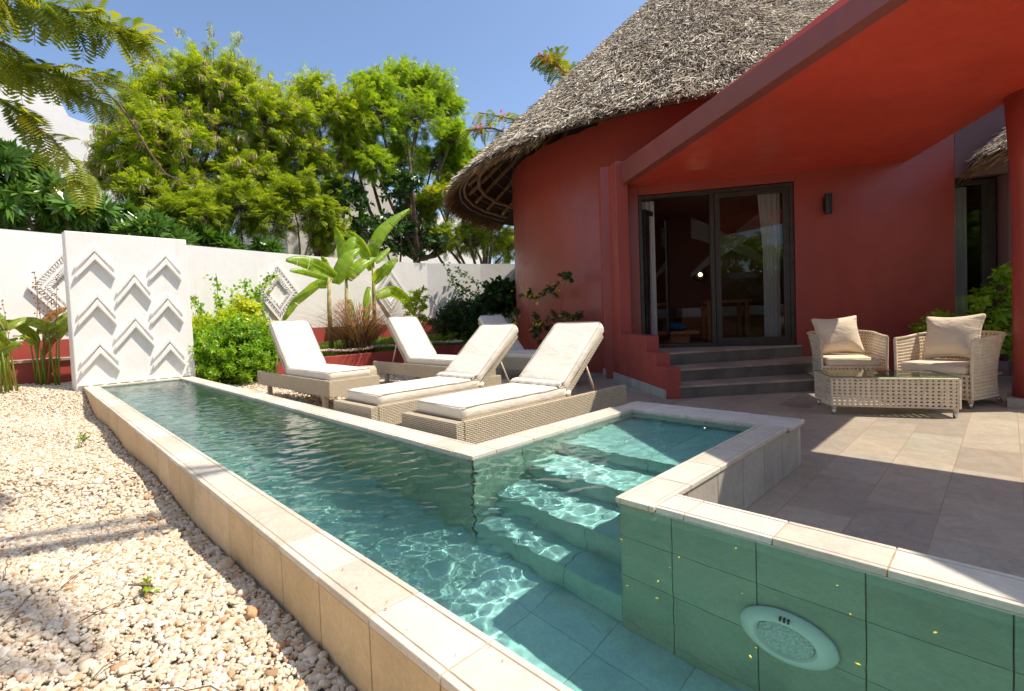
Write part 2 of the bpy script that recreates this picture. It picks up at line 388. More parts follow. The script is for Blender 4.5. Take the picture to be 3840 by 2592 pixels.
def inst(TV, TF, O, A, B, Cx, sc):
    """instance template (verts,faces) at origins with frames A(x) B(y) C(z)"""
    n = len(O); sc = np.asarray(sc).reshape(-1, 1, 1)
    V = (TV[None, :, 0:1] * A[:, None, :] + TV[None, :, 1:2] * B[:, None, :] + TV[None, :, 2:3] * Cx[:, None, :]) * sc + O[:, None, :]
    F = TF[None] + (np.arange(n) * len(TV))[:, None, None]
    return V.reshape(-1, 3), F.reshape(-1, TF.shape[1])
def norm(a): return a / np.maximum(np.linalg.norm(a, axis=-1, keepdims=True), 1e-9)
def frames(D, rng, upv=(0, 0, 1), jitter=.35):
    D = norm(D); U = np.tile(np.array(upv, float), (len(D), 1)) + rng.normal(0, jitter, D.shape)
    B = norm(np.cross(U, D)); Cx = np.cross(D, B); return D, B, Cx

def leaf_t(L, W, fold=.15, droop=.1):
    # folded pointed leaf, 2 quads
    V = np.array([(0, 0, 0), (.45 * L, W / 2, fold * W - droop * L * .3), (L, 0, -droop * L), (.5 * L, 0, -.02 * L), (.45 * L, -W / 2, fold * W - droop * L * .3)])
    F = np.array([(0, 3, 2, 1), (0, 4, 2, 3)]); return V, F
def pinnate_t(pairs=10, ll=.26, lw=.05, droop=.35, taper=.5):
    V = []; F = []
    for i in range(pairs):
        s = (i + .6) / pairs; x = s * (1 - .12 * s); z = -droop * s * s
        l = ll * (math.sin(math.pi * (.15 + .8 * s)) * taper + (1 - taper))
        for sg in (-1, 1):
            o = len(V); dx = .35 * l
            V += [(x, 0, z), (x + dx * .4, sg * l * .5 + 0, z - .02 + lw * .2), (x + dx, sg * l, z - .05 * l - .03), (x + dx * .4 + lw, sg * l * .5, z - .02)]
            F.append((o, o + 1, o + 2, o + 3) if sg > 0 else (o, o + 3, o + 2, o + 1))
    for i in range(3):
        o = len(V); s0, s1 = i / 3, (i + 1) / 3
        V += [(s0, -.006, -droop * s0 * s0), (s1, -.005, -droop * s1 * s1), (s1, .005, -droop * s1 * s1), (s0, .006, -droop * s0 * s0)]; F.append((o, o + 1, o + 2, o + 3))
    return np.array(V), np.array(F)
def rosette_t(n=9, L=1, W=.3, lift=.35):
    V = []; F = []
    lv, lf = leaf_t(L, W, .12, .18)
    for i in range(n):
        a = 2 * math.pi * i / n + (i % 2) * .2; e = lift + .35 * ((i * 7) % 5) / 5
        ca, sa, ce, se = math.cos(a), math.sin(a), math.cos(e), math.sin(e)
        o = len(V)
        for x, y, z in lv:
            X = x * ce - z * se; Z = x * se + z * ce
            V.append((X * ca - y * sa, X * sa + y * ca, Z))
        F += [tuple(k + o for k in f) for f in lf]
    V = np.array(V)[:, [2, 0, 1]]  # axis along +x
    return V, np.array(F)
def shoot_t(n=7, L=.5, W=.26, axis=1.0):
    V = []; F = []; lv, lf = leaf_t(L, W, .15, .2)
    for i in range(n):
        a = i * 2.4; e = .5 + .5 * i / n; b = axis * i / n
        ca, sa, ce, se = math.cos(a), math.sin(a), math.cos(e), math.sin(e); o = len(V)
        for x, y, z in lv:
            X = x * ce - z * se; Z = x * se + z * ce + b
            V.append((X * ca - y * sa, X * sa + y * ca, Z))
        F += [tuple(k + o for k in f) for f in lf]
    V = np.array(V)[:, [2, 0, 1]]; return V, np.array(F)

def curve_pts(p0, p1, n, sag, rng):
    p0, p1 = np.array(p0, float), np.array(p1, float); L = np.linalg.norm(p1 - p0)
    off = rng.normal(0, .08, 3) * L; t = np.linspace(0, 1, n)[:, None]
    return p0 * (1 - t) + p1 * t + np.sin(np.pi * t) * (off + np.array([0, 0, sag * L]))

def tree(name, label, cat, base, lobes, spray, ssc, mleaf, seed, per=60, group=None, fork=.35, trunk_r=.12, pods=0, flowers=None, nflow=0, twig=True, outer=.55, upb=.25, crown_name='crown', trunk=True, jit=.35):
    rng = np.random.RandomState(seed); root = thing(name, label, cat, base, 0, group); b0 = np.array(base, float)
    L = np.array(lobes, float); cen = L[:, :3].mean(0)
    mb = MB(); fk = b0 + (cen - b0) * fork; fk[0] = b0[0] + (cen[0] - b0[0]) * .15; fk[1] = b0[1] + (cen[1] - b0[1]) * .15
    if trunk:
        pts = curve_pts(b0 - np.array([0, 0, .1]), fk, 6, 0, rng); mb.tube([p - b0 for p in pts], list(np.linspace(trunk_r, trunk_r * .7, 6)), 8)
    tw = MB(); O = []; D = []; POD = []
    for (cx, cy, cz, r) in L:
        c = np.array((cx, cy, cz))
        if trunk:
            pts = curve_pts(fk, c, 6, -.08, rng); mb.tube([p - b0 for p in pts], list(np.linspace(trunk_r * .55, trunk_r * .16, 6)), 6)
        nt = max(6, int(min(per * .22, 70 + per * .02)))
        u = rng.normal(0, 1, (nt, 3)); u = norm(u); u[:, 2] = u[:, 2] * .8 + upb; u = norm(u)
        rr = r * rng.uniform(.65, 1.18, nt); wsp = rng.rand(nt) < .07; rr = np.where(wsp & (u[:, 2] > .1), rr * rng.uniform(1.2, 1.55, nt), rr)
        for k in range(nt):
            e = c + u[k] * rr[k] * np.array([1, 1, .85]); s = c + rng.normal(0, .15, 3) * r
            if twig:
                q = curve_pts(s, e, 4, .06, rng); tw.tube([p - b0 for p in q], [trunk_r * .10 + .004, .007, .005, .003], 3, caps=False)
            m = max(1, int(per / nt + rng.uniform(0, 1)))
            for j in range(m * 2):
                f = rng.uniform(outer, 1.03); p = s + (e - s) * f + rng.normal(0, .05, 3) * r
                O.append(p); D.append(u[k] * .8 + rng.normal(0, .55, 3) + np.array([0, 0, .1]))
            if pods and rng.rand() < pods: POD.append(c + (e - c) * 1.08)
    O = np.array(O) - b0; A, B, Cx = frames(np.array(D), rng, jitter=jit)
    sc = ssc * rng.uniform(.6, 1.25, len(O)); TV, TF = spray
    V, F = inst(TV, TF, O, A, B, Cx, sc)
    ti = np.repeat(np.clip(rng.normal(.5, .22, len(O)), 0, 1), len(TV))
    npmesh(crown_name, V, F, mleaf, root, ti)
    if trunk: mb.build('trunk', M['bark'], root, smooth=True, uv=False)
    if twig: tw.build('branches', M['bark'], root, smooth=True, uv=False)
    if POD:
        P = np.repeat(np.array(POD) - b0, 9, 0); P = P + rng.normal(0, .035, P.shape)
        d = np.tile(np.array([0, 0, -1.]), (len(P), 1)) + rng.normal(0, .35, P.shape); A, B, Cx = frames(d, rng, (1, 0, 0), .8)
        lv, lf = leaf_t(.17, .026, .2, .05); V, F = inst(lv, lf, P, A, B, Cx, rng.uniform(.7, 1.2, len(P)))
        o = npmesh('seed_pods', V, F, M['pod'], root, np.repeat(rng.rand(len(P)), len(lv)))
    if flowers is not None and nflow:
        idx = rng.choice(len(O), nflow, replace=False); P = np.repeat(O[idx], 12, 0) + rng.normal(0, .055, (nflow * 12, 3)); P[:, 2] += .05
        A, B, Cx = frames(rng.normal(0, 1, P.shape), rng); lv, lf = leaf_t(.075, .05, .3, .2)
        V, F = inst(lv, lf, P, A, B, Cx, rng.uniform(.7, 1.2, len(P))); npmesh('blossoms', V, F, flowers, root, np.repeat(rng.rand(len(P)), len(lv)))
    return root

def world(o):
    """child modelled in world coordinates under an offset parent"""
    p = o.parent
    o.matrix_parent_inverse = (Matrix.Translation(p.location) @ Matrix.Rotation(p.rotation_euler.z, 4, 'Z')).inverted(); return o
ZT, ZG = -.293, -.235
rng = np.random.RandomState(3)

# ------------------------------------------------------------------ setting
mb = MB(); mb.add([(-120, -120, -.34), (120, -120, -.34), (120, 120, -.34), (-120, 120, -.34)], [(0, 1, 2, 3)])
# hole-free sheet lies under the pool shell too; the shell is lower, so the sheet is cut round the pool
mb = MB()
def rect(mb, x0, y0, x1, y1, z, mi=0): mb.add([(x0, y0, z), (x1, y0, z), (x1, y1, z), (x0, y1, z)], [(0, 1, 2, 3)], mi)
for a in ((-120, -120, .62, 120), (3.5, -120, 120, 120), (.62, 8.25, 3.5, 120), (1.8, 1.95, 3.5, 8.25), (1.78, -120, 3.5, .97), (.62, -120, 1.78, -2.6)):
    rect(mb, *a, -.34)
kind(mb.build('ground', M['soil']), label='bare brown earth of the garden')
mb = MB()
rect(mb, 1.80, -2.2, 14, .94, ZT); rect(mb, 3.55, .94, 14, 1.97, ZT); rect(mb, 1.82, 1.97, 14, 4.05, ZT); rect(mb, 5.6, 4.05, 9, 5.2, ZT)
for a in ((1.86, 4.045, 5.6, 4.05), (5.595, 4.05, 5.6, 5.2)): mb.box(a[0], a[1], -.34, a[2], a[3], ZG + .005)
mc_ = MB(); rect(mc_, 1.80, -8.4, 14, -2.2, ZT - .004); kind(mc_.build('courtyard', M['gravelbed']), label='pale sandy courtyard beyond the terrace')  # added out of view: pale ground to bounce sun up to the ceiling
kind(mb.build('terrace_floor', M['terrace']), label='grey and beige stone tiled terrace')

def gz(x, y):
    s = np.clip((y - 7.0) / 2.2, 0, 1); s = s * s * (3 - 2 * s)
    return ZG + .02 * np.sin(x * 5 + y * 3) + np.where(x < .7, s * .25, s * .1)
def gsheet(name, x0, x1, y0, y1, nx, ny):
    X, Y = np.meshgrid(np.linspace(x0, x1, nx), np.linspace(y0, y1, ny)); Z = gz(X, Y) - .012
    V = np.stack([X, Y, Z], -1).reshape(-1, 3); i = (np.arange(ny - 1)[:, None] * nx + np.arange(nx - 1)).ravel()
    F = np.stack([i, i + 1, i + 1 + nx, i + nx], 1); return V, F
V1, F1 = gsheet('', -9, .60, -3, 10.2, 60, 80); V2, F2 = gsheet('', 1.86, 5.6, 4.05, 8.3, 20, 20); V3, F3 = gsheet('', 5.6, 9, 5.2, 8.3, 10, 10)
V = np.concatenate([V1, V2, V3]); F = np.concatenate([F1, F2 + len(V1), F3 + len(V1) + len(V2)])
kind(npmesh('gravel_bed', V, F, M['gravelbed'], smooth=True), label='sandy bed under the loose gravel')

import bmesh
def ico(sub):
    bm = bmesh.new(); bmesh.ops.create_icosphere(bm, subdivisions=sub, radius=1); V = np.array([v.co[:] for v in bm.verts]); F = np.array([[v.index for v in f.verts] for f in bm.faces]); bm.free(); return V, F
def pebbles(xs, ys, size, sub, rng, lift=0):
    n = len(xs); V0, F0 = ico(sub); TV = []
    variants = []
    for k in range(10):
        v = V0 * (1 + rng.uniform(-.28, .28, (len(V0), 1))); v = v * np.array([1, rng.uniform(.6, .95), rng.uniform(.42, .7)]); variants.append(v)
    VV = []; TT = []; FF = []; off = 0
    g = rng.randint(0, 10, n); z = gz(xs, ys) + lift
    for k in range(10):
        m = g == k; c = m.sum()
        if not c: continue
        O = np.stack([xs[m], ys[m], z[m]], 1); D = rng.normal(0, 1, (c, 3)); D[:, 2] *= .35; A, B, Cx = frames(D, rng, jitter=.25)
        s = size * np.exp(rng.normal(0, .33, c)); O[:, 2] += rng.uniform(-.3, .45, c) * size
        V, F = inst(variants[k], F0, O, A, B, Cx, s); VV.append(V); FF.append(F + off); off += len(V); TT.append(np.repeat(rng.rand(c), len(V0)))
    return np.concatenate(VV), np.concatenate(FF), np.concatenate(TT)
def scatter(n, x0, x1, y0, y1): return rng.uniform(x0, x1, n), rng.uniform(y0, y1, n)
parts = []
x, y = scatter(27000, -.35, .585, 0.35, 3.2); parts.append(pebbles(x, y, 0.0092, 2, rng))
x, y = scatter(30000, -.45, .585, 3.2, 9.6); parts.append(pebbles(x, y, .0112, 1, rng))
x, y = scatter(9000, -1.3, -.35, .2, 9.6); parts.append(pebbles(x, y, .016, 1, rng))
x, y = scatter(16000, 1.9, 5.5, 4.1, 8.25); parts.append(pebbles(x, y, .017, 1, rng))
x, y = scatter(260, -.3, .57, .5, 5); parts.append(pebbles(x, y, .017, 2, rng, .006))
off = 0; VV = []; FF = []; TT = []
for V, F, T in parts: VV.append(V); FF.append(F + off); off += len(V); TT.append(T)
o = npmesh('gravel', np.concatenate(VV), np.concatenate(FF), M['pebble'], None, np.concatenate(TT)); kind(o, 'stuff', 'loose cream and rust limestone gravel')
tag(o, 'loose cream and rust coloured limestone gravel beside the pool', 'gravel')

# ------------------------------------------------------------------ pool
pool = thing('swimming_pool', 'narrow L-shaped green-tiled pool with pale stone coping', 'pool', (1.2, 3, 0))
cp = MB(); gr = MB()
def run(x0, y0, x1, y1, axis, start, step, nose=(1, 1), z=0.0, gap=.003):
    """row of coping tiles along axis, with narrow bullnose strips"""
    a0, a1 = (x0, x1) if axis == 'x' else (y0, y1); b0, b1 = (y0, y1) if axis == 'x' else (x0, x1)
    j = start
    while j > a0 + .02: j -= step
    cuts = [a0]; j += step
    while j < a1 - .02: cuts.append(j); j += step
    cuts.append(a1)
    rows = [(b0, b1)]
    if nose[0]: rows = [(b0, b0 + .019), (b0 + .022, rows[0][1])]
    if nose[1]: rows = rows[:-1] + [(rows[-1][0], b1 - .022), (b1 - .019, b1)]
    for u, v in zip(cuts[:-1], cuts[1:]):
        t = random.random()
        for p, q in rows:
            dz = random.uniform(-.0008, .0008)
            if axis == 'x': cp.box(u + gap / 2, p, z - .022, v - gap / 2, q, z + dz, tint=t)
            else: cp.box(p, u + gap / 2, z - .022, q, v - gap / 2, z + dz, tint=t)
    if axis == 'x': gr.box(a0 + .004, b0 + .006, z - .03, a1 - .004, b1 - .006, z - .0025)
    else: gr.box(b0 + .006, a0 + .004, z - .03, b1 - .006, a1 - .004, z - .0025)
run(.590, -2.6, .745, 8.16, 'y', 1.062, .279)
run(.590, 8.163, 1.872, 8.30, 'x', 1.062, .31, (0, 1))
run(1.688, 2.055, 1.872, 8.16, 'y', 2.30, .31)
run(1.688, 1.885, 3.290, 2.052, 'x', 1.866, .31)
run(3.293, .870, 3.600, 2.025, 'y', 1.18, .31, (1, 1))
run(1.672, .885, 3.290, 1.043, 'x', 1.99, .31)
run(1.680, -2.6, 1.856, .882, 'y', .50, .277)
world(cp.build('coping', M['coping'], pool, bevel=.003)); world(gr.build('coping_grout', M['grout'], pool))
# shell walls, clad in tiles
def tiled(mb, g, p0, p1, z0, z1, nrm, tw, th, start=0, gap=.004, t=.008):
    """tile boxes on a vertical face from p0 to p1; nrm = outward normal"""
    p0 = Vector((*p0, 0)); p1 = Vector((*p1, 0)); L = (p1 - p0).length; e = (p1 - p0) / L; n = Vector((*nrm, 0)).normalized()
    X = Matrix(((e.x, n.x, 0, p0.x), (e.y, n.y, 0, p0.y), (0, 0, 1, 0), (0, 0, 0, 1)))
    g.box(0, -.012, z0, L, .002, z1, xf=X)
    s = start
    while s > 0: s -= tw
    zs = [z1]
    while zs[-1] - th > z0 + .02: zs.append(zs[-1] - th)
    zs.append(z0)
    while s < L - .005:
        u, v = max(0, s), min(L, s + tw)
        if v - u > .01:
            for za, zb in zip(zs[:-1], zs[1:]): mb.box(u + gap / 2, .002, zb + gap / 2, v - gap / 2, t, za - gap / 2, xf=X)
        s += tw
ow = MB(); og = MB(); gw = MB(); iw = MB(); ig = MB()
tiled(ow, og, (.606, -2.6), (.606, 8.28), -.34, -.022, (-1, 0), .2795, .6, .04)
tiled(gw, og, (1.842, .90), (3.585, .90), ZT, -.022, (0, -1), .31, .6, .13)
tiled(gw, og, (3.584, .90), (3.584, 2.01), ZT, -.022, (1, 0), .31, .6, .1)
tiled(gw, og, (1.842, -2.6), (1.842, .90), ZT, -.022, (1, 0), .277, .6, .1)
tiled(gw, og, (1.86, 2.036), (3.58, 2.036), ZT, -.022, (0, 1), .31, .6, .1)
tiled(gw, og, (1.858, 2.036), (1.858, 8.28), -.30, -.022, (1, 0), .31, .6, .1)
for p0, p1, n, st in (((.735, -2.5), (.735, 8.18), (1, 0), .0), ((.735, 8.175), (1.70, 8.175), (0, -1), .05), ((1.70, 1.90), (1.70, 8.18), (-1, 0), .1),
                      ((1.70, 1.897), (3.30, 1.897), (0, -1), .1), ((3.30, 1.03), (3.30, 1.897), (-1, 0), .05), ((1.692, 1.03), (3.30, 1.03), (0, 1), .1), ((1.692, -2.5), (1.692, 1.03), (-1, 0), -.007 + 2.5 % .277), ((.735, -2.5), (1.70, -2.5), (0, 1), .1)):
    tiled(iw, ig, p0, p1, -.97, -.022, n, .277, .30, st, .0026)
for n, b, m in (('outer_cladding', ow, 'clad'), ('terrace_cladding', gw, 'cladg'), ('cladding_grout', og, 'groutdark'), ('inner_wall', iw, 'pooltile'), ('wall_grout', ig, 'groutdark')):
    world(b.build(n, M[m], pool, bevel=.002 if 'grout' not in n else 0))
fl = MB()
x0 = .60
for i in range(14):
    for j in range(40):
        u, v = .60 + i * .30, -2.55 + j * .30
        if (u < 1.8) or (.8 < v < 2.0 and u < 3.4): fl.box(u + .001, v + .001, -.98, u + .299, v + .299, -.97)
for xa, xb, zt_ in ((2.452, 3.29, -.2), (2.142, 2.45, -.4), (1.872, 2.14, -.6), (1.705, 1.87, -.8)):
    st_ = MB(); ya, yb = (1.038, 1.888)
    st_.box(xa, ya, -.968, xb, yb, zt_ - .012, 1)
    for j in range(3):
        y0_, y1_ = ya + (yb - ya) * j / 3 + .001, ya + (yb - ya) * (j + 1) / 3 - .001
        st_.box(xa - .012, y0_, zt_ - .011, xb, y1_, zt_); st_.box(xa - .009, y0_, max(-.968, zt_ - .2), xa - .001, y1_, zt_ - .0125)
    world(st_.build('submerged_step', [M['poolfloor'], M['groutdark']], pool, bevel=.003))
world(fl.build('floor_tiles', M['poolfloor'], pool, bevel=.002))
wlm = MB()  # pale strip standing in for the bright reflection along the water's edge
wlm.box(1.6815, -2.4, -.0275, 1.6835, 1.03, -.0225); wlm.box(1.70, 1.038, -.0275, 3.28, 1.0395, -.0225); wlm.box(1.6885, 1.92, -.0275, 1.6905, 8.1, -.0225); wlm.box(1.70, 1.8875, -.0275, 3.28, 1.889, -.0225)
world(wlm.build('scale_line', M['skirt'], pool, uv=False))
g2 = MB(); g2.box(.6, -2.6, -1.0, 1.75, 8.3, -.974); g2.box(1.75, .9, -1.0, 3.4, 2.0, -.974); world(g2.build('floor_grout', M['pooltile'], pool))

# water sheet with real ripples
def wave(X, Y):
    r = np.random.RandomState(5); H = np.zeros_like(X)
    for i in range(60):
        lam = np.exp(r.uniform(np.log(.036), np.log(.24))); th = r.normal(.95, .75); k = 2 * np.pi / lam
        a = lam * .0027 * r.uniform(.5, 1)
        ph = r.uniform(0, 6.28); wob = .35 * np.sin(X * 3.1 + ph) + .35 * np.cos(Y * 2.3 + ph)
        H += a * np.sin(k * (X * math.cos(th) + Y * math.sin(th)) + ph + wob * 2)
    d = np.hypot(X - 2.0, Y - 1.8)
    for lam, a in ((.09, .0012), (.14, .0017)): H += a * np.exp(-d / .5) * np.sin(2 * np.pi * d / lam)
    s = np.clip((Y - .75) / .75, 0, 1); s = s * s * (3 - 2 * s)
    s2 = np.clip((2.95 - X) / .6, 0, 1); s = s * (.25 + .75 * s2)
    return H * (.06 + .94 * s)
def wgrid(x0, x1, y0, y1, h):
    nx, ny = int((x1 - x0) / h) + 1, int((y1 - y0) / h) + 1
    X, Y = np.meshgrid(np.linspace(x0, x1, nx), np.linspace(y0, y1, ny)); Z = -.028 + wave(X, Y)
    i = (np.arange(ny - 1)[:, None] * nx + np.arange(nx - 1)).ravel()
    return np.stack([X, Y, Z], -1).reshape(-1, 3), np.stack([i, i + 1, i + 1 + nx, i + nx], 1)
Va, Fa = wgrid(.737, 1.698, -2.49, 8.17, .0105); Vb, Fb = wgrid(1.698, 3.296, 1.034, 1.893, .0105)
water = npmesh('water', np.concatenate([Va, Vb]), np.concatenate([Fa, Fb + len(Va)]), M['water'], smooth=True)
so.data.cycles.is_caustics_light = True; water.cycles.is_caustics_caster = True
for o in pool.children: o.cycles.is_caustics_receiver = True
kind(water, label='rippled turquoise pool water')

# underwater lamp fixture on the right wall
pl = thing('pool_light', 'round white underwater light fixture on the green tiled wall', 'pool light', (1.684, .462, -.555))
mb = MB(); mb.lathe([(0.001, .0), (.128, .0), (.133, .010), (.128, .020), (.112, .030), (.088, .038), (.083, .036), (.078, .022)], (0, 0, 0), 40)
X = Matrix.Rotation(R(-90), 4, 'Y')
ring = mb.build('ring', simple('white_fixture_plastic', (.86, .88, .86), .35, .03, bstr=0), pl, smooth=True); ring.rotation_euler = (0, R(-90), 0)
mb = MB(); mb.lathe([(.001, .020), (.077, .022), (.072, .032), (.04, .040), (.002, .042)], (0, 0, 0), 36)
m, nt, b = mat('faceted_lens'); b.inputs['Base Color'].default_value = (.9, .95, .97, 1); b.inputs['Roughness'].default_value = .12; b.inputs['Metallic'].default_value = 0
v = N(nt, 'ShaderNodeTexVoronoi'); v.inputs['Scale'].default_value = 95; tc = N(nt, 'ShaderNodeTexCoord'); nt.links.new(tc.outputs['Object'], v.inputs[0]); bump(nt, b, v.outputs['Distance'], 1, .01)
nt.links.new(ramp(nt, v.outputs['Distance'], [(.1, (1, 1, 1)), (.7, (.72, .80, .80))]), b.inputs['Base Color'])
lens = mb.build('lens', m, pl, smooth=True); lens.rotation_euler = (0, R(-90), 0)
mb = MB()
for k in (-1, 0, 1): mb.box(.098, k * .011 - .0025, .028, .118, k * .011 + .0025, .038)
sl = mb.build('screw_slots', M['black'], pl); sl.rotation_euler = (0, R(-90), 0)

# small fallen leaflets
def petals(name, pts, m, label, cat, kindl=None, L=.010, z=None):
    lv, lf = leaf_t(L, L * .42, .1, .05); O = np.array(pts, float); D = rng.normal(0, 1, O.shape); D[:, 2] = 0; A, B, Cx = frames(D, rng, jitter=.1)
    V, F = inst(lv, lf, O, A, B, Cx, rng.uniform(.6, 1.3, len(O))); o = npmesh(name, V, F, m, None, np.repeat(rng.rand(len(O)), len(lv))); kind(o, 'stuff'); return tag(o, label, cat)
pts = [(rng.uniform(1.0, 1.66), rng.uniform(-.2, 1.0), -.024) for _ in range(20)] + [(rng.uniform(2.2, 3.2), rng.uniform(1.1, 1.7), -.024) for _ in range(16)]
petals('floating_leaflets', pts, M['yellowf'], 'tiny yellow leaflets floating on the pool water', 'fallen leaves')
pts = [(rng.uniform(.62, .72), rng.uniform(.5, 4), .004) for _ in range(40)] + [(rng.uniform(1.9, 5.5), rng.uniform(-.3, 1.6), ZT + .004) for _ in range(60)]
petals('fallen_leaflets', pts, M['dry'], 'scattered dry brown leaflets on the pool edge and terrace', 'fallen leaves', L=.009)
tw = MB()
for _ in range(16):
    x0, y0 = rng.uniform(-.2, .5), rng.uniform(.8, 5); a = rng.uniform(0, 3.14); l = rng.uniform(.1, .4); p = []
    for k in range(6): p.append((x0 + math.cos(a) * l * k / 5 + rng.normal(0, .006), y0 + math.sin(a) * l * k / 5 + rng.normal(0, .006), gz(x0, y0) + .02 + .01 * math.sin(k)))
    tw.tube(p, [.002, .0018, .0015, .0015, .001, .0008], 4)
o = tw.build('twigs', M['bark'], None, uv=False); kind(o, 'stuff'); tag(o, 'thin dry twigs lying on the gravel', 'twigs')

# ------------------------------------------------------------------ white relief panel at the pool end
pn = thing('relief_panel', 'tall white freestanding wall panel with raised chevrons at the pool end', 'wall panel', (1.2, 8.35, 0))
mb = MB(); mb.add([(.522, 8.30, -.3), (1.93, 8.30, -.3), (1.93, 8.52, -.3), (.49, 8.52, -.3), (.497, 8.30, 2.045), (1.895, 8.30, 2.035), (1.895, 8.50, 2.035), (.48, 8.50, 2.045)], [(3, 2, 1, 0), (4, 5, 6, 7), (0, 1, 5, 4), (1, 2, 6, 5), (2, 3, 7, 6), (3, 0, 4, 7)])
world(mb.build('slab', M['white'], pn, bevel=.012))
CH = [[[0.793, 1.881], [0.576, 1.579], [1.002, 1.588]], [[1.61, 1.853], [1.396, 1.57], [1.797, 1.576]], [[1.218, 1.58], [1.007, 1.247], [1.405, 1.267]], [[0.791, 1.267], [0.578, 0.956], [0.988, 0.949]], [[1.603, 1.251], [1.389, 0.953], [1.793, 0.953]], [[1.2, 0.966], [0.955, 0.622], [1.41, 0.63]], [[0.789, 0.631], [0.574, 0.33], [0.993, 0.322]], [[1.601, 0.62], [1.383, 0.325], [1.787, 0.321]]]
for A, Lp, Rp in CH:
    for dz, dp in ((0, .042), (-.114, .064)):
        mb = MB(); tv = .094
        P = [(Lp[0], Lp[1] + dz), (A[0], A[1] + dz), (Rp[0], Rp[1] + dz), (Rp[0] + .002, Rp[1] + dz - tv * .55), (A[0], A[1] + dz - tv), (Lp[0] - .002, Lp[1] + dz - tv * .55)]
        n = 6; vs = [(x, 8.301, z) for x, z in P] + [(x, 8.301 - dp, z) for x, z in P]
        mb.add(vs, [(6, 7, 10, 11), (7, 8, 9, 10)] + [(i, (i + 1) % 6, 6 + (i + 1) % 6, 6 + i) for i in range(6)])
        world(mb.build('chevron', M['white'], pn, bevel=.010))
for i in range(9):
    xc = .60 + i * .152; mb = MB()
    P = [(xc - .06, .012), (xc - .018, .075), (xc + .018, .075), (xc + .06, .012)]
    q = [(x, 8.301, z) for x, z in P] + [(x, 8.262, z - .004) for x, z in P]
    mb.add(q, [(4, 5, 6, 7), (0, 1, 5, 4), (1, 2, 6, 5), (2, 3, 7, 6), (3, 0, 4, 7)]); world(mb.build('scallop', M['white'], pn, bevel=.008))

# ------------------------------------------------------------------ garden wall
WP = [(-6, 9.2), (-3, 9.7), (-.12, 10.16), (2.42, 10.6), (5.44, 11.14), (7.2, 11.28), (8.61, 11.22), (10.2, 10.7), (11.4, 10.1), (13.5, 8.6)]
gw_ = thing('garden_wall', 'long white rendered garden wall behind the planting', 'wall', (3, 10.9, -.3))
def ribbon(mb, P, z0, z1, th, side=1):
    n = len(P); off = []
    for i in range(n):
        t = Vector(P[min(i + 1, n - 1)]) - Vector(P[max(i - 1, 0)]); t.normalize(); off.append(Vector((P[i][0] - t.y * th * side, P[i][1] + t.x * th * side)))
    vs = []
    for i in range(n): vs += [(*P[i], z0), (*P[i], z1), (*off[i], z1), (*off[i], z0)]
    fs = []
    for i in range(n - 1):
        a, b = 4 * i, 4 * i + 4
        for k in range(4):
            q = (a + k, a + (k + 1) % 4, b + (k + 1) % 4, b + k); fs.append(q if side < 0 else q[::-1])
    fs += [(0, 1, 2, 3) if side > 0 else (3, 2, 1, 0), (4 * n - 1, 4 * n - 2, 4 * n - 3, 4 * n - 4) if side > 0 else (4 * n - 4, 4 * n - 3, 4 * n - 2, 4 * n - 1)]
    mb.add(vs, fs)
mb = MB(); ribbon(mb, WP, -.4, 2.3, .2); world(mb.build('wall', M['white'], gw_, uv=False))
def diamond(c, e, hw, hh, rib):
    """scalloped diamond frame lying on the wall; e = along-wall unit vector"""
    e = Vector((*e, 0)).normalized(); n = Vector((e.y, -e.x, 0)); c = Vector(c); mb = MB()
    def pt(u, v, d): return c + e * u + Vector((0, 0, v)) + n * d
    for s0, s1, d in ((1.0, .90, .045), (.70, .60, .05), (.90, .70, .02), (.60, .42, .03)):
        cs = [(0, 1), (1, 0), (0, -1), (-1, 0)]
        for i in range(4):
            (a0, b0), (a1, b1) = cs[i], cs[(i + 1) % 4]
            q = [pt(a0 * hw * s0, b0 * hh * s0, 0), pt(a1 * hw * s0, b1 * hh * s0, 0), pt(a1 * hw * s1, b1 * hh * s1, 0), pt(a0 * hw * s1, b0 * hh * s1, 0)]
            r = [p + n * d for p in q]; mb.add(q + r, [(4, 5, 6, 7), (0, 1, 5, 4), (1, 2, 6, 5), (2, 3, 7, 6), (3, 0, 4, 7)])
            if d in (.02, .03):
                k = rib; 
                for j in range(k):
                    f = (j + .5) / k; sm = (s0 + s1) / 2; ux = (a0 + (a1 - a0) * f) * hw; vz = (b0 + (b1 - b0) * f) * hh
                    pa = pt(ux * (s0 - .02), vz * (s0 - .02), d + .012); pb = pt(ux * (s1 + .02), vz * (s1 + .02), d + .012)
                    f2 = f + .35 / k; pb2 = pt((a0 + (a1 - a0) * f2) * hw * (s1 + .02), (b0 + (b1 - b0) * f2) * hh * (s1 + .02), d + .012)
                    mb.tube([pa, (pa + pb) / 2 + n * .008, pb2 if j % 2 else pb], .011, 5)
    world(mb.build('diamond_relief', M['white'], gw_, uv=False, smooth=False))
diamond((.617, 10.262, 1.44), (2.54, .44), .50, .64, 14); diamond((4.228, 10.915, 1.42), (3.0, .55), .52, .64, 9)
diamond((7.35, 11.275, 1.48), (1, .02), .52, .66, 14); diamond((11.2, 10.19, 1.5), (1.2, -.62), .52, .66, 14)

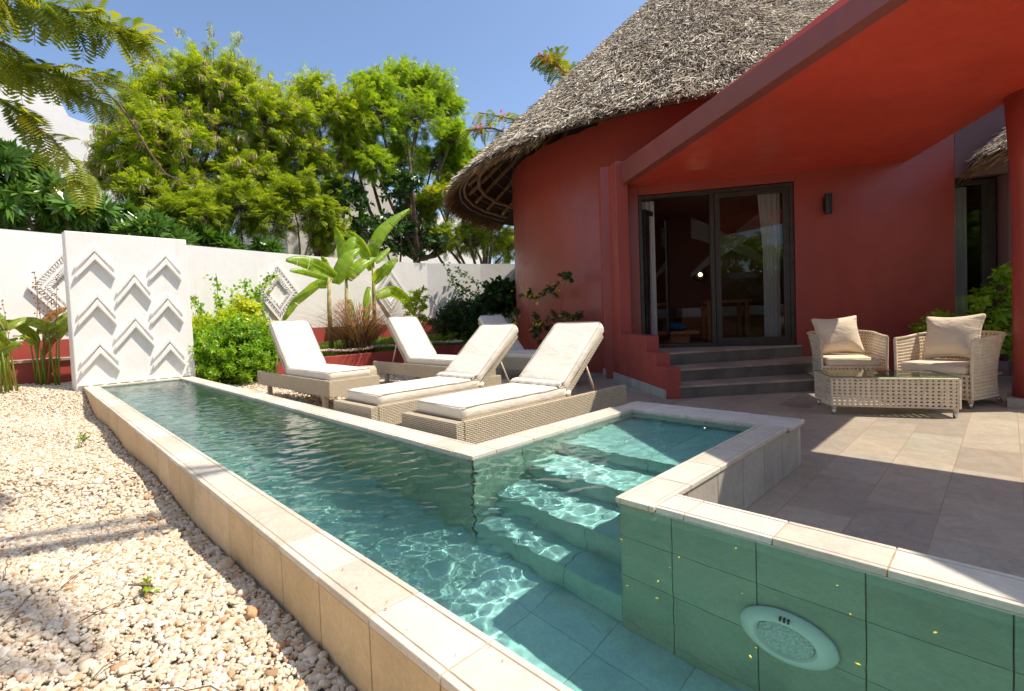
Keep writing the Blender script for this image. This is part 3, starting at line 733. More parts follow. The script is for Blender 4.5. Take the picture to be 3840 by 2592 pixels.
# planting beds with red rendered kerbs
bed = thing('planting_bed', 'raised planting bed with a low red rendered kerb', 'planter', (4.5, 9.5, -.3))
KP = [(2.02, 8.62), (2.6, 8.36), (3.4, 8.28), (7.0, 8.28), (8.0, 8.0)]
mb = MB(); ribbon(mb, KP, -.4, .115, .14); world(mb.build('kerb', M['redb'], bed, uv=False, bevel=.01))
B2 = [(-6, 9.02), (-3, 9.5), (-.12, 9.95), (2.42, 10.39), (5.44, 10.93), (7.2, 11.06), (8.61, 11.0), (10.2, 10.5)]
mb = MB(); ribbon(mb, B2, -.4, .62, .1); world(mb.build('back_band', M['redb'], bed, uv=False))
def bedz(x, y): return .07 + .22 * np.clip((y - 8.4) / 2.2, 0, 1) + .02 * np.sin(x * 2.3) 
X, Y = np.meshgrid(np.linspace(2.05, 10.2, 40), np.linspace(8.4, 10.95, 14)); Z = bedz(X, Y); V = np.stack([X, Y, Z], -1).reshape(-1, 3); i = (np.arange(13)[:, None] * 40 + np.arange(39)).ravel()
o = npmesh('soil', V, np.stack([i, i + 1, i + 41, i + 40], 1), M['soil'], bed); world(o)
# left bench bed: red riser, weathered board, red back
bb = thing('garden_bench_bed', 'low red kerb with a weathered wooden board seat left of the panel', 'bench', (-.1, 9.4, -.3))
mb = MB(); mb.box(-4, 9.30, -.4, .75, 9.42, .32); world(mb.build('riser', M['redb'], bb))
mb = MB()
for k in range(3): mb.box(-4, 9.26 + k * .13, .322, .8, 9.38 + k * .13, .36)
world(mb.build('seat_board', M['bench'], bb, bevel=.004))

# ------------------------------------------------------------------ the red villa
V0 = Vector((6.874, 3.732, 0)); VE = (Vector((7.966, 2.056, 0)) - V0).normalized(); VN = Vector((VE.y, -VE.x, 0))  # VN points to the terrace
if VN.x > 0: VN = -VN
def wl_(s, d, z): return V0 + VE * s + VN * d + Vector((0, 0, z))
def XF(): return Matrix(((VE.x, VN.x, 0, V0.x), (VE.y, VN.y, 0, V0.y), (0, 0, 1, 0), (0, 0, 0, 1)))
villa = thing('red_villa', 'dark red villa with thatched round roof and slanting canopy over the steps', 'house', (8.5, 3, -.3))
DZ0, DZ1, CZ = .165, 2.415, 2.55
WS0, WS1, WZ0, WZ1 = 3.86, 4.40, -.1, 2.28
mb = MB(); xf = XF()
F_ = .06; B_ = -.22
mb.box(-.55, B_, ZT, -.02, F_, 2.9, xf=xf); mb.box(-.02, B_, DZ1 + .01, 2.03, F_, 2.9, xf=xf); mb.box(-.02, B_, ZT, 2.03, F_ - .02, DZ0 - .02, xf=xf)
mb.box(2.03, B_, ZT, WS0, F_, 2.9, xf=xf)
world(mb.build('door_wall', M['red'], villa, uv=False, bevel=.006))
mb = MB()
mb.box(WS0, B_, WZ1, WS1 + .02, F_, 3.3, xf=xf); mb.box(WS0, B_, ZT, WS1 + .02, F_, WZ0, xf=xf); mb.box(WS1 + .02, B_, ZT, 9, F_, 3.3, xf=xf)
world(mb.build('side_wall', M['plum'], villa, uv=False, bevel=.006))
# round hut wall
HC = Vector((10.73, 4.86, 0)); HR = 3.64
def arcwall(mb, a0, a1, r, th, z0, ztop, n=48, seed=1):
    rr = np.random.RandomState(seed); P = []
    for i in range(n + 1):
        a = R(a0 + (a1 - a0) * i / n); P.append((math.cos(a), math.sin(a)))
    vs = []
    for i, (c, s) in enumerate(P):
        zt = ztop(i / n) + rr.normal(0, .006)
        vs += [(HC.x + c * r, HC.y + s * r, z0), (HC.x + c * r, HC.y + s * r, zt), (HC.x + c * (r - th), HC.y + s * (r - th), zt), (HC.x + c * (r - th), HC.y + s * (r - th), z0)]
    fs = []
    for i in range(n):
        a, b = 4 * i, 4 * i + 4
        for k in range(4): fs.append((a + k, a + (k + 1) % 4, b + (k + 1) % 4, b + k)[::-1] if k in (0, 1, 2, 3) else None)
    fs += [(3, 2, 1, 0)[::-1], (4 * n, 4 * n + 1, 4 * n + 2, 4 * n + 3)[::-1]]
    mb.add(vs, fs)
mb = MB(); arcwall(mb, 100, 185.2, HR, .25, ZT, lambda t: 3.83 - .07 * t + .012 * math.sin(t * 60)); o = world(mb.build('round_wall', M['red'], villa, uv=False)); 
mb = MB(); arcwall(mb, 185.4, 268, HR + .05, .3, 2.56, lambda t: 4.12); world(mb.build('upper_wall', M['red'], villa, uv=False))
for q in (villa.children[-1], villa.children[-2]):
    q.data.shade_smooth(); e = q.modifiers.new('edge', 'EDGE_SPLIT'); e.split_angle = R(40)
# wing wall with stepped top and full-height pier
WA = Vector((6.94, 4.47, 0)); WD = (Vector((5.342, 2.630, 0)) - WA).normalized(); WN = Vector((-WD.y, WD.x, 0))
if WN.x < 0: WN = -WN
XW = Matrix(((WD.x, WN.x, 0, WA.x), (WD.y, WN.y, 0, WA.y), (0, 0, 1, 0), (0, 0, 0, 1)))
mb = MB()
segs = [(0, .876, 2.872), (.876, 1.844, .405), (1.844, 2.16, .211), (2.16, 2.437, .064)]
for a, b, z in segs: mb.box(a, 0, ZT, b, .172, z, xf=XW)
world(mb.build('wing_wall', M['redb'], villa, uv=False, bevel=.007))
mb = MB(); s = .0
while s < 2.42: mb.box(s + .002, -.012, ZT, min(s + .118, 2.43), .001, ZT + .105, xf=XW); s += .12
world(mb.build('skirting_tile', M['skirt'], villa, bevel=.002))
# steps
SP = [((5.476, 2.528), (6.65, 1.653)), ((5.811, 2.687), (7.186, 1.781)), ((6.131, 2.984), (7.862, 1.983))]
zs = [ZT, -.150, .0, .1625]
def ext(p, q, k): p, q = Vector(p), Vector(q); return tuple(q + (q - p).normalized() * k)
for i in range(3):
    a, b = SP[i]; b2 = ext(a, b, .45 if i < 2 else .05); a = tuple(Vector(a) - (Vector(b) - Vector(a)).normalized() * .02)
    back = [tuple(wl_(2.1, .055, 0).xy), tuple(wl_(-.02, .055, 0).xy)]
    if i < 2: back = [tuple(wl_(2.9, .03, 0).xy), tuple(wl_(-.02, .03, 0).xy)]
    poly = [a, b2] + back + [tuple((WA + WD * .5 + WN * .174).xy)]
    mb = MB(); mb.prism(poly, zs[i] - .02, zs[i + 1] - .022, 0)
    e = (Vector(b2) - Vector(a)).normalized(); nn = Vector((e.y, -e.x)); nn = nn if nn.x < 0 or nn.y < 0 else -nn
    if nn.dot(Vector((-1, -.6))) < 0: nn = -nn
    a3 = tuple(Vector(a) + nn * .012); b3 = tuple(Vector(b2) + nn * .012)
    mb.prism([a3, b3] + back + [poly[-1]], zs[i + 1] - .022, zs[i + 1], 1)
    st = world(mb.build('step', [M['darkstone'], M['terrace']], villa, uv=False, bevel=.003)); st['label'] = 'dark stair riser with a tiled tread'
# canopy; its unseen near outline is shaped to let sun onto the table
LD = Vector((-.6016, -.7988, 0)); L1 = Vector((6.395, 3.70, 0))
def Lp(k): p = L1 + LD * k; return (p.x, p.y)
poly = [Lp(-.0), Lp(6.75), (5.02, -1.69), (5.02, -.27), (6.62, -.27), (6.92, .0), tuple(wl_(3.35, .05, 0).xy), tuple(wl_(-.05, .05, 0).xy), tuple((WA + WD * .45 + WN * .1).xy)]
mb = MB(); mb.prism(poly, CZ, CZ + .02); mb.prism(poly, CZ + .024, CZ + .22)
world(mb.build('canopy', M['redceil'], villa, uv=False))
# fascia and pier cap: upright band along the canopy edge, rising towards the pier
mb = MB()
fo = Vector((LD.y, -LD.x, 0)); fo = fo if fo.x < 0 else -fo
pa = [Vector((*Lp(-.12), 0)) , Vector((*Lp(6.76), 0))]
q = []
for p, zt_ in ((pa[0], 2.845), (pa[1], 2.62)):
    for d in (.004, -.12):
        for z in (CZ - .012, zt_): q.append(p + fo * d + Vector((0, 0, z)))
mb.add(q, [(0, 1, 5, 4), (2, 6, 7, 3), (1, 3, 7, 5), (0, 4, 6, 2), (0, 2, 3, 1), (4, 5, 7, 6)])
world(mb.build('fascia', M['fascia'], villa, uv=False, bevel=.006))
# column
mb = MB(); mb.lathe([(.205, 0), (.2, .5), (.2, 1.6), (.215, 2.2), (.25, 2.55 - ZT - .0)], (6.82, -.222, ZT), 40); world(mb.build('column', M['red'], villa, smooth=False, uv=False)).data.shade_smooth()
mb = MB(); mb.box(6.60, -.5, ZT, 7.05, .01, ZT + .085); world(mb.build('column_skirting', M['cladg'], villa, bevel=.003))
# glass doors
DF = MB(); d0, d1 = -.035, .035
def fr(mb, s0, z0, s1, z1, w=.06, d=(d0, d1), top=None):
    t = top or w
    mb.box(s0, d[0], z0, s0 + w, d[1], z1, xf=xf); mb.box(s1 - w, d[0], z0, s1, d[1], z1, xf=xf)
    mb.box(s0 + w, d[0], z1 - t, s1 - w, d[1], z1, xf=xf); mb.box(s0 + w, d[0], z0, s1 - w, d[1], z0 + w, xf=xf)
fr(DF, -.015, DZ0, 2.025, DZ1, .05)
door = world(DF.build('door_frame', M['frame'], villa, uv=False, bevel=.004))
mb = MB(); mb.box(.955, -.04, DZ0 + .02, 1.01, .045, DZ1 - .05, xf=xf); o = mb.build('mullion', M['frame'], door, uv=False, bevel=.004)
mb = MB(); fr(mb, 1.02, DZ0 + .05, 1.97, DZ1 - .055, .07, (-.02, .03)); o = mb.build('sash', M['frame'], door, uv=False, bevel=.004)
mb = MB(); mb.box(1.085, .0, DZ0 + .12, 1.905, .006, DZ1 - .12, xf=xf); o = mb.build('pane', M['glass'], door, uv=False)
# open leaf swung inwards on the left
ol = world(MB().build('x', None, villa)) if False else None
ang = R(62); la = VE * math.cos(ang) - VN * math.sin(ang); ln = VE * math.sin(ang) + VN * math.cos(ang); lo = wl_(.06, -.05, 0)
XL = Matrix(((la.x, ln.x, 0, lo.x), (la.y, ln.y, 0, lo.y), (0, 0, 1, 0), (0, 0, 0, 1)))
mb = MB()
for a in ((0, 0, .07, 0), (.83, 0, .90, 0)): mb.box(a[0], -.02, DZ0 + .06, a[2], .02, DZ1 - .18, xf=XL)
mb.box(.07, -.02, DZ1 - .25, .83, .02, DZ1 - .18, xf=XL); mb.box(.07, -.02, DZ0 + .06, .83, .02, DZ0 + .14, xf=XL)
leaf = world(mb.build('open_door_leaf', M['frame'], villa, uv=False, bevel=.004))
mb = MB(); mb.box(.07, -.003, DZ0 + .14, .83, .003, DZ1 - .25, xf=XL); mb.build('pane', M['glass'], leaf, uv=False)
# side window
mb = MB(); fr(mb, WS0 + .01, WZ0, WS1 - .01, WZ1 - .02, .06, (-.17, -.10)); mb.box(WS1 - .14, -.165, WZ0 + .06, WS1 - .07, -.105, WZ1 - .08, xf=xf)
win = world(mb.build('window_frame', M['frame'], villa, uv=False, bevel=.003))
mb = MB(); mb.box(WS0 + .05, -.142, WZ0 + .05, WS1 - .12, -.136, WZ1 - .07, xf=xf); mb.build('pane', M['glass'], win, uv=False)
# interior shell
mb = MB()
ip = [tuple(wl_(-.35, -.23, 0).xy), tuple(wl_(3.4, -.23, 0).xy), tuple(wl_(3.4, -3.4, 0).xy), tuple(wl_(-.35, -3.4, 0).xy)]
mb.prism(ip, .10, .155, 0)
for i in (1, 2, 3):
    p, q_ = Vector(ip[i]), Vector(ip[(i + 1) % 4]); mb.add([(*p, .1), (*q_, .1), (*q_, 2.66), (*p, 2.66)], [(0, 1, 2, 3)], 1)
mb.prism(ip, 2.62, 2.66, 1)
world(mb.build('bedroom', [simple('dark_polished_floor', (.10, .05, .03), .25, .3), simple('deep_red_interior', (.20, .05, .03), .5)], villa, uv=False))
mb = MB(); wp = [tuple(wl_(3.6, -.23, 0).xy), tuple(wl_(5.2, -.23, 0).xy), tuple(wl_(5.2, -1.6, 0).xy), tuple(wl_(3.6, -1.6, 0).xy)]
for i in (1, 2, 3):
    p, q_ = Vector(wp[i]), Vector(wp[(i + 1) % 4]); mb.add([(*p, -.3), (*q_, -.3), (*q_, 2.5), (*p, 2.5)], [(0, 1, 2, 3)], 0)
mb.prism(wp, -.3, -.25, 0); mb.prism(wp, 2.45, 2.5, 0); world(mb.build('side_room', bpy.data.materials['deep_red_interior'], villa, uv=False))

# thatched cone roof
def thatch(c, Rr, ze, sl, n, a0, a1, rmin, seed, fr_n, parent, name='thatched_roof', lenf=1.0, amax=360, split=None, LR=0):
    rr = np.random.RandomState(seed); mb = MB(); th = .17
    n1 = 110; prof = [(Rr - .10, ze - .04), (Rr - .06, ze - .01), (Rr - .12, ze + .03), (.02, ze + Rr * sl - .05)]
    prof2 = [(Rr - .11, ze - .045), (.02, ze + Rr * sl - .22)]
    sp = split if split is not None else 0; rx, ry = math.cos(R(sp + 90)) * LR, math.sin(R(sp + 90)) * LR
    A = [(R(sp + 360 * i / n1), 1 if 0 < i and 360 * i / n1 <= 180 else 0) for i in range(n1 + 1)]
    A = [(R(sp), 0), (R(sp), 1)] + [(R(sp + 180 * i / 55), 1) for i in range(1, 56)] + [(R(sp + 180), 0)] + [(R(sp + 180 + 180 * i / 55), 0) for i in range(1, 56)]; n1 = len(A) - 1
    vs = [(c[0] + r * math.cos(a) + rx * f, c[1] + r * math.sin(a) + ry * f, z) for r, z in prof for a, f in A]
    k = n1 + 1; mb.add(vs, [(i * k + j, i * k + j + 1, (i + 1) * k + j + 1, (i + 1) * k + j) for i in range(3) for j in range(n1)])
    vs = [(c[0] + r * math.cos(a) + rx * f, c[1] + r * math.sin(a) + ry * f, z) for r, z in prof2 for a, f in A]
    mb.add(vs, [(j, k + j, k + j + 1, j + 1) for j in range(n1)])
    roof = world(mb.build(name, M['under'], parent, uv=False))
    # reeds: three-sided bent stubs pointing down slope in ragged courses
    a = np.radians(rr.uniform(a0, a1, n)); sx = np.zeros(n)
    if LR:
        sx = np.where(a > R(sp), 1.0, 0.0); m_ = rr.rand(n) < .36; a = np.where(m_, R(sp), a); sx = np.where(m_, rr.rand(n), sx)
    u = rr.rand(n); r = np.sqrt(rmin ** 2 + u * (Rr ** 2 - rmin ** 2))
    course = .11; r = Rr + .02 - (np.floor((Rr - r) / course) + np.clip(rr.normal(.35, .28, n), 0, 1)) * course; r = np.minimum(r, Rr + .03)
    z = ze + (Rr - r) * sl + .015 + rr.uniform(-.045, .04, n); ca, sa = np.cos(a), np.sin(a)
    u2 = rr.rand(n); rl = Rr + .02 - (np.floor((Rr - (rmin + (Rr - rmin) * u2)) / course) + np.clip(rr.normal(.35, .28, n), 0, 1)) * course; pl_ = (sx > 0) & (sx < 1); r = np.where(pl_, np.minimum(rl, Rr + .03), r); z = ze + (Rr - r) * sl + .015 + rr.uniform(-.045, .04, n)
    O = np.stack([c[0] + r * ca + rx * sx, c[1] + r * sa + ry * sx, z], 1); csl = 1 / math.hypot(1, sl)
    D = np.stack([ca * csl, sa * csl, np.full(n, -sl * csl)], 1); T = np.stack([-sa, ca, 0 * a], 1); Nn = np.stack([ca * sl * csl, sa * sl * csl, np.full(n, csl)], 1)
    D = D + T * rr.normal(0, .5, (n, 1)) + Nn * rr.normal(.22, .26, (n, 1)); D, B, Cx = frames(D, rr, jitter=.8)
    w_ = .5
    TV = np.array([(-.5, -.05, -.03), (-.5, .05, -.03), (-.5, 0, .05), (.15, -.055, -.02), (.15, .055, -.02), (.15, 0, .06), (.62, -.03, -.07), (.62, .03, -.07), (.62, 0, -.03)]) * np.array([1, .9, .9])
    TF = np.array([(0, 1, 4, 3), (1, 2, 5, 4), (2, 0, 3, 5), (3, 4, 7, 6), (4, 5, 8, 7), (5, 3, 6, 8)])
    V, F = inst(TV, TF, O, D, B, Cx, .112 * lenf * np.exp(rr.normal(0, .3, n)))
    patch = .5 + .25 * np.sin(a * 23 + r * 5) * np.sin(r * 9 + a * 7)
    ti = np.clip(rr.normal(.55, .25, n) * (.6 + .8 * patch), 0, 1); npmesh('reeds', V, F, M['reed'], roof, np.repeat(ti, len(TV)))
    # eave fringe of fine brown reeds
    a = np.radians(rr.uniform(a0, amax if amax < a1 else a1, fr_n)); r = Rr - rr.uniform(.04, .22, fr_n); ca, sa = np.cos(a), np.sin(a)
    O = np.stack([c[0] + r * ca, c[1] + r * sa, ze - .07 + (Rr - r) * sl + rr.uniform(-.03, .02, fr_n)], 1)
    D = np.stack([ca * .75, sa * .75, np.full(fr_n, -.72)], 1) + rr.normal(0, .10, (fr_n, 3)); D, B, Cx = frames(D, rr, jitter=.5)
    TV = np.array([(0, -.02, 0), (.5, -.02, .0), (1, 0, -.04), (.5, .02, 0), (0, .02, 0)]); TF = np.array([(0, 1, 3, 4), (1, 2, 2, 3)])
    TV = np.array([(0, -.016, 0), (0, .016, 0), (1, .008, -.03), (1, -.008, -.03)]); TF = np.array([(0, 1, 2, 3)])
    V, F = inst(TV, TF, O, D, B, Cx, rr.uniform(.16, .34, fr_n)); npmesh('fringe', V, F, M['fringe'], roof, np.repeat(rr.rand(fr_n), 4))
    return roof
def rafters(c, Rr, ze, sl, a0, a1, da, parent, r0=2.2, big=.042, seed=0):
    rr = random.Random(seed); a = a0
    def P(r, ang, dz): return (c[0] + r * math.cos(R(ang)), c[1] + r * math.sin(R(ang)), ze - .13 + (Rr - r) * sl + dz)
    while a < a1:
        j = rr.uniform(-1, 1)
        mb = MB(); mb.tube([P(r, a + j + rr.uniform(-.4, .4), -.10 + rr.uniform(-.012, .012)) for r in (Rr - .38, Rr - 1.0, Rr - 1.7, r0)], [big, big * 1.1, big * 1.05, big * 1.2], 8)
        mb.build('rafter', M['log'], parent, uv=False, smooth=False)
        a += da
    for rad, dz, w in ((Rr - .20, -.035, .017), (Rr - .30, -.045, .03), (Rr - .62, -.13, .042), (Rr - .45, -.03, .012), (Rr - .85, -.03, .012), (Rr - 1.05, -.03, .012), (Rr - 1.25, -.03, .012), (Rr - 1.45, -.03, .012)):
        mb = MB(); n = 60; pts = [P(rad + .006 * math.sin(i * 1.7), a0 - 3 + (a1 - a0 + 6) * i / n, dz + rr.uniform(-.003, .003)) for i in range(n + 1)]
        mb.tube(pts, [w * rr.uniform(.96, 1.04) for _ in pts], 7); mb.build('purlin', M['log'], parent, uv=False)
    mb = MB(); a = a0
    while a < a1:
        e = rr.uniform(-.04, .06)
        mb.tube([P(Rr - .16 - e, a, -.012), P(Rr - 2.0, a + rr.uniform(-.5, .5), -.012)], [.011, .012], 5); a += da / 6
    o = mb.build('batten', M['log'], parent, uv=False); kind(o, 'stuff')
roof = thatch((10.73, 4.86), 5.0, 3.36, .888, 165000, 95, 300, .15, 11, 7000, villa, amax=183, split=238, LR=3.2)
rafters((10.73, 4.86), 5.0, 3.38, .885, 100, 262, 10.5, roof)
for p in ((2310, .0),): pass
hut = thing('thatched_hut', 'second thatched roof glimpsed behind the right column', 'roof', (10.3, -2.6, 2.3))
r2 = thatch((10.3, -2.6), 3.2, 2.46, .87, 9000, 60, 200, 1.5, 12, 6000, hut); rafters((10.3, -2.6), 3.2, 2.46, .87, 66, 195, 9, r2, r0=1.4, big=.035, seed=4)

# ------------------------------------------------------------------ furniture
def rbox(hx, hy, hz, r, n=(14, 10, 4), puff=0.0, wr=0.0, seed=0, pinch=0.0):
    """rounded, slightly puffed box centred on the origin -> verts, faces"""
    rr = np.random.RandomState(seed); V = []; F = []; idx = {}
    def grid(ax, sg, na, nb):
        a, b = [(1, 2), (0, 2), (0, 1)][ax]
        ids = []
        for i in range(na + 1):
            row = []
            for j in range(nb + 1):
                p = [0, 0, 0]; p[ax] = sg
                p[a] = math.sin((2 * i / na - 1) * math.pi / 2) * .25 + (2 * i / na - 1) * .75; p[b] = math.sin((2 * j / nb - 1) * math.pi / 2) * .25 + (2 * j / nb - 1) * .75
                k = tuple(round(q, 4) for q in p)
                if k not in idx: idx[k] = len(V); V.append(p)
                row.append(idx[k])
            ids.append(row)
        flip = (sg > 0) == (ax == 1)
        for i in range(na):
            for j in range(nb):
                f = (ids[i][j], ids[i + 1][j], ids[i + 1][j + 1], ids[i][j + 1]); F.append(f[::-1] if flip else f)
    for sg in (-1, 1): grid(0, sg, n[1], n[2]); grid(1, sg, n[0], n[2]); grid(2, sg, n[0], n[1])
    P = np.array(V, float); H = np.array([hx, hy, hz]); X = P * H; inner = np.clip(X, -(H - r), H - r); d = X - inner
    L = np.linalg.norm(d, axis=1, keepdims=True); X = inner + np.where(L > 1e-6, d / np.maximum(L, 1e-6) * r, 0)
    u, v = P[:, 0], P[:, 1]; g = (1 - u ** 2) * (1 - v ** 2)
    X[:, 2] += np.sign(P[:, 2]) * puff * np.clip(g, 0, 1) ** .5 * (np.abs(P[:, 2]) > .9)
    if pinch:
        X[:, 2] *= (1 - pinch * np.clip(np.maximum(np.abs(u), np.abs(v)) ** 3, 0, 1))
        X[:, 0] *= 1 - .10 * (1 - np.abs(v) ** 2) * np.abs(u) ** 4; X[:, 1] *= 1 - .10 * (1 - np.abs(u) ** 2) * np.abs(v) ** 4
    for _ in range(10):
        k = rr.normal(0, 14, 3); X += np.outer(np.sin(X @ k + rr.uniform(0, 6)), rr.normal(0, 1, 3)) * wr
    return X, F
def cushion(name, c, h, r, m, parent, xf=None, puff=.01, wr=.0006, seed=0, n=(18, 12, 4), pinch=0, piping=True):
    V, F = rbox(*h, r, n, puff, wr, seed, pinch); V = V + np.array(c)
    T = xf or Matrix()
    mb = MB(); mb.add([T @ Vector(p) for p in V], F); o = mb.build(name, m, parent, smooth=True, uv=False)
    if piping:
        p = MB(); q = r * .35
        for sz in (1, -1):
            loop = []
            for sx, sy, a0 in ((1, 1, 0), (-1, 1, 90), (-1, -1, 180), (1, -1, 270)):
                for k in range(4):
                    a = R(a0 + 30 * k); loop.append(T @ Vector((c[0] + sx * (h[0] - r) + (r - q * .35) * math.cos(a), c[1] + sy * (h[1] - r) + (r - q * .35) * math.sin(a), c[2] + sz * (h[2] - q * .6))))
            loop.append(loop[0]); p.tube(loop, .0035, 5, caps=False)
        p.build('piping', M['piping'], o, uv=False, smooth=True)
    return o
def lounger(label, ang, flap, group, seed):
    t = thing('sun_lounger', label, 'sun lounger', (0, 0, 0), 0, group); Lg, W, zt, zb = 2.02, .60, .355, .185
    mb = MB(); r = .045
    mb.box(0, 0, zb, .07, W, zt); mb.box(.072, 0, zb, Lg, r, zt); mb.box(.072, W - r, zb, Lg, W, zt); mb.box(1.20, r + .002, zb + .05, 1.25, W - r - .002, zt - .03)
    mb.box(.074, r + .002, zt - .035, 1.20, W - r - .002, zt - .008)
    mb.build('frame', M['wicker'], t, bevel=.008)
    for x, y in ((.14, .005), (.14, W - .055), (1.66, .005), (1.66, W - .055)):
        mb = MB(); mb.box(x, y, 0, x + .05, y + .05, zb - .001); mb.build('leg', M['wicker'], t, bevel=.004)
    T = Matrix.Translation((1.245, 0, .345)) @ Matrix.Rotation(-ang, 4, 'Y')
    mb = MB(); Bx = .70; y0, y1 = .062, W - .062
    mb.box(0, y0, -.0, Bx, y0 + .035, .04, xf=T); mb.box(0, y1 - .035, 0, Bx, y1, .04, xf=T); mb.box(Bx - .035, y0 + .036, 0, Bx, y1 - .036, .04, xf=T); mb.box(.0, y0 + .036, .01, Bx - .036, y1 - .036, .03, xf=T)
    o = mb.build('back_frame', M['wicker'], t, bevel=.008, uv=True)
    # rewrite uv for the tilted frame: along and across
    cushion('seat_cushion', (.655, W / 2, .395), (.56, W / 2 - .045, .045), .03, M['cush'], t, None, .008, .0007, seed)
    cushion('back_cushion', (.375, W / 2, .095), (.375, W / 2 - .05, .05), .035, M['cush'], t, T, .008, .0011, seed + 1)
    if flap:
        mb = MB(); n = 16; rr = random.Random(seed)
        rows = []
        for i in range(n + 1):
            y = .045 + (W - .09) * i / n; w_ = .008 * math.sin(i * 1.9) + rr.uniform(-.004, .004)
            base = T @ Vector((.035, y, .148)); tip = Vector((base.x - .075 + w_, y + .01 * (i / n - .5), .452 + abs(w_) * .8)); mid = (base + tip) / 2 + Vector((-.008, 0, .008 + w_ * .4))
            rows.append((base, mid, tip, tip + Vector((.004, 0, -.012)), mid + Vector((.006, 0, -.008))))
        vs = [p for r_ in rows for p in r_]; fs = [(5 * i + k, 5 * i + (k + 1) % 5, 5 * i + 5 + (k + 1) % 5, 5 * i + 5 + k) for i in range(n) for k in range(5)]
        mb.add(vs, fs); mb.build('cushion_flap', M['cush'], t, uv=False, smooth=True)
        mb = MB(); mb.tube([T @ Vector((.03, .05, .05)), T @ Vector((.0, .05, .03)), Vector((1.21, .06, .37))], [.018, .024, .02], 7); mb.build('strap', M['cush'], t, uv=False, smooth=True)
    for y in (.085, W - .085):
        p = T @ Vector((.36, y, -.005)); mb = MB(); mb.tube([p, Vector((p.x + .14, y, .30))], .0095, 8); mb.build('strut', M['cane'], t, uv=False, smooth=True)
    return t
def copy_thing(r, label, loc, rz):
    n = r.copy(); COL.objects.link(n); n['label'] = label; n.location = loc; n.rotation_euler = (0, 0, rz)
    for c in list(r.children):
        d = c.copy(); COL.objects.link(d); d.parent = n; d.matrix_parent_inverse = c.matrix_parent_inverse
        for g in list(c.children):
            e = g.copy(); COL.objects.link(e); e.parent = d
    return n
GRP = 'cream wicker sun loungers beside the pool'
l3 = lounger('cream sun lounger on the pool corner, nearest to the water and the steps', R(40), True, GRP, 1)
l3.location = (1.965, 2.335, ZT)
l2 = copy_thing(l3, 'cream sun lounger between the corner lounger and the wooden drum stool', (1.93, 3.29, ZT), R(.5))
l1 = lounger('cream sun lounger beside the round yellow-green hedge, nearest to the relief panel', R(50), False, GRP, 5)
l1.location = (2.90, 4.72, -.235); l1.rotation_euler = (0, 0, R(90.5))
l0 = copy_thing(l1, 'cream sun lounger with a raised back in front of the purple fountain grass', (4.46, 4.46, -.235), R(89.5))
l4 = copy_thing(l1, 'shaded sun lounger beside the round red wall, mostly hidden behind the others', (5.85, 4.06, -.26), R(87))

# drum stool
st = MB(); st.lathe([(.118, 0), (.128, .02), (.145, .10), (.15, .19), (.142, .27), (.125, .31), (.118, .315), (.001, .317)], (0, 0, 0), 36)
stool = st.build('drum_stool', M['stool'], None, smooth=True, uv=False); stool.location = (3.60, 6.20, -.235); tag(stool, 'pale wooden drum stool with curved grain between two loungers', 'stool')

# perforated cane sheet: grid of octagonal holes on a surface function
def caned(mb, fn, nu, nv, th=.006, hole=.31, border=(0, 0, 0, 0)):
    """fn(u,v)->(point, normal) ; octagonal openings with raised strands"""
    ring = [(math.cos(R(45 * k + 22.5)), math.sin(R(45 * k + 22.5))) for k in range(8)]
    outer = [(.5, .25), (.25, .5), (-.25, .5), (-.5, .25), (-.5, -.25), (-.25, -.5), (.25, -.5), (.5, -.25)]
    cor = [(.5, .5), (-.5, .5), (-.5, -.5), (.5, -.5)]
    for i in range(nu):
        for j in range(nv):
            cu, cv = i + .5, j + .5; vs = []
            for lay in (1, -1):
                for (x, y) in ring: 
                    p, n = fn((cu + x * hole) / nu, (cv + y * hole) / nv); vs.append(p + n * lay * th * .35)
                for (x, y) in outer:
                    p, n = fn((cu + x) / nu, (cv + y) / nv); vs.append(p + n * lay * th * .8)
                for (x, y) in cor:
                    p, n = fn((cu + x) / nu, (cv + y) / nv); vs.append(p + n * lay * th * 1.3)
            fs = []
            for l, o in ((1, 0), (-1, 20)):
                for k in range(8):
                    q = (o + k, o + 8 + k, o + 8 + (k + 1) % 8, o + (k + 1) % 8); fs.append(q if l > 0 else q[::-1])
                for k in range(4):
                    q = (o + 8 + 2 * k, o + 16 + k, o + 8 + 2 * k + 1); fs.append(q if l > 0 else q[::-1])
            for k in range(8): fs.append((k, (k + 1) % 8, 20 + (k + 1) % 8, 20 + k))
            mb.add(vs, fs)
def braid(mb, pts, r, n=7, twist=True):
    mb.tube(pts, r, n)
    if twist:
        P = [Vector(p) for p in pts]; L = sum((P[i + 1] - P[i]).length for i in range(len(P) - 1)); k = int(L / (r * 1.7)); 
        for s in (0, .5):
            q = []
            for i in range(k * 4 + 1):
                f = i / (k * 4) * (len(P) - 1); a = min(int(f), len(P) - 2); p = P[a].lerp(P[a + 1], f - a); t = (P[a + 1] - P[a]).normalized(); u = t.orthogonal().normalized(); v = t.cross(u)
                an = i * math.pi / 2 * .5 + s * math.pi * 2; q.append(p + (u * math.cos(an) + v * math.sin(an)) * r * .93)
            mb.tube(q, r * .26, 4, caps=False)
def foot(t, x, y, dx=0, dy=0, h0=.085):
    f = MB(); f.tube([(x, y, h0), (x + dx * .5, y + dy * .5, .052)], [.021, .02], 10); l = f.build('leg', M['cane'], t, uv=False, smooth=True)
    f = MB(); f.tube([(x + dx * .5, y + dy * .5, .052), (x + dx, y + dy, .0)], [.017, .016], 12); f.build('metal_tip', M['metal'], l, uv=False, smooth=True)
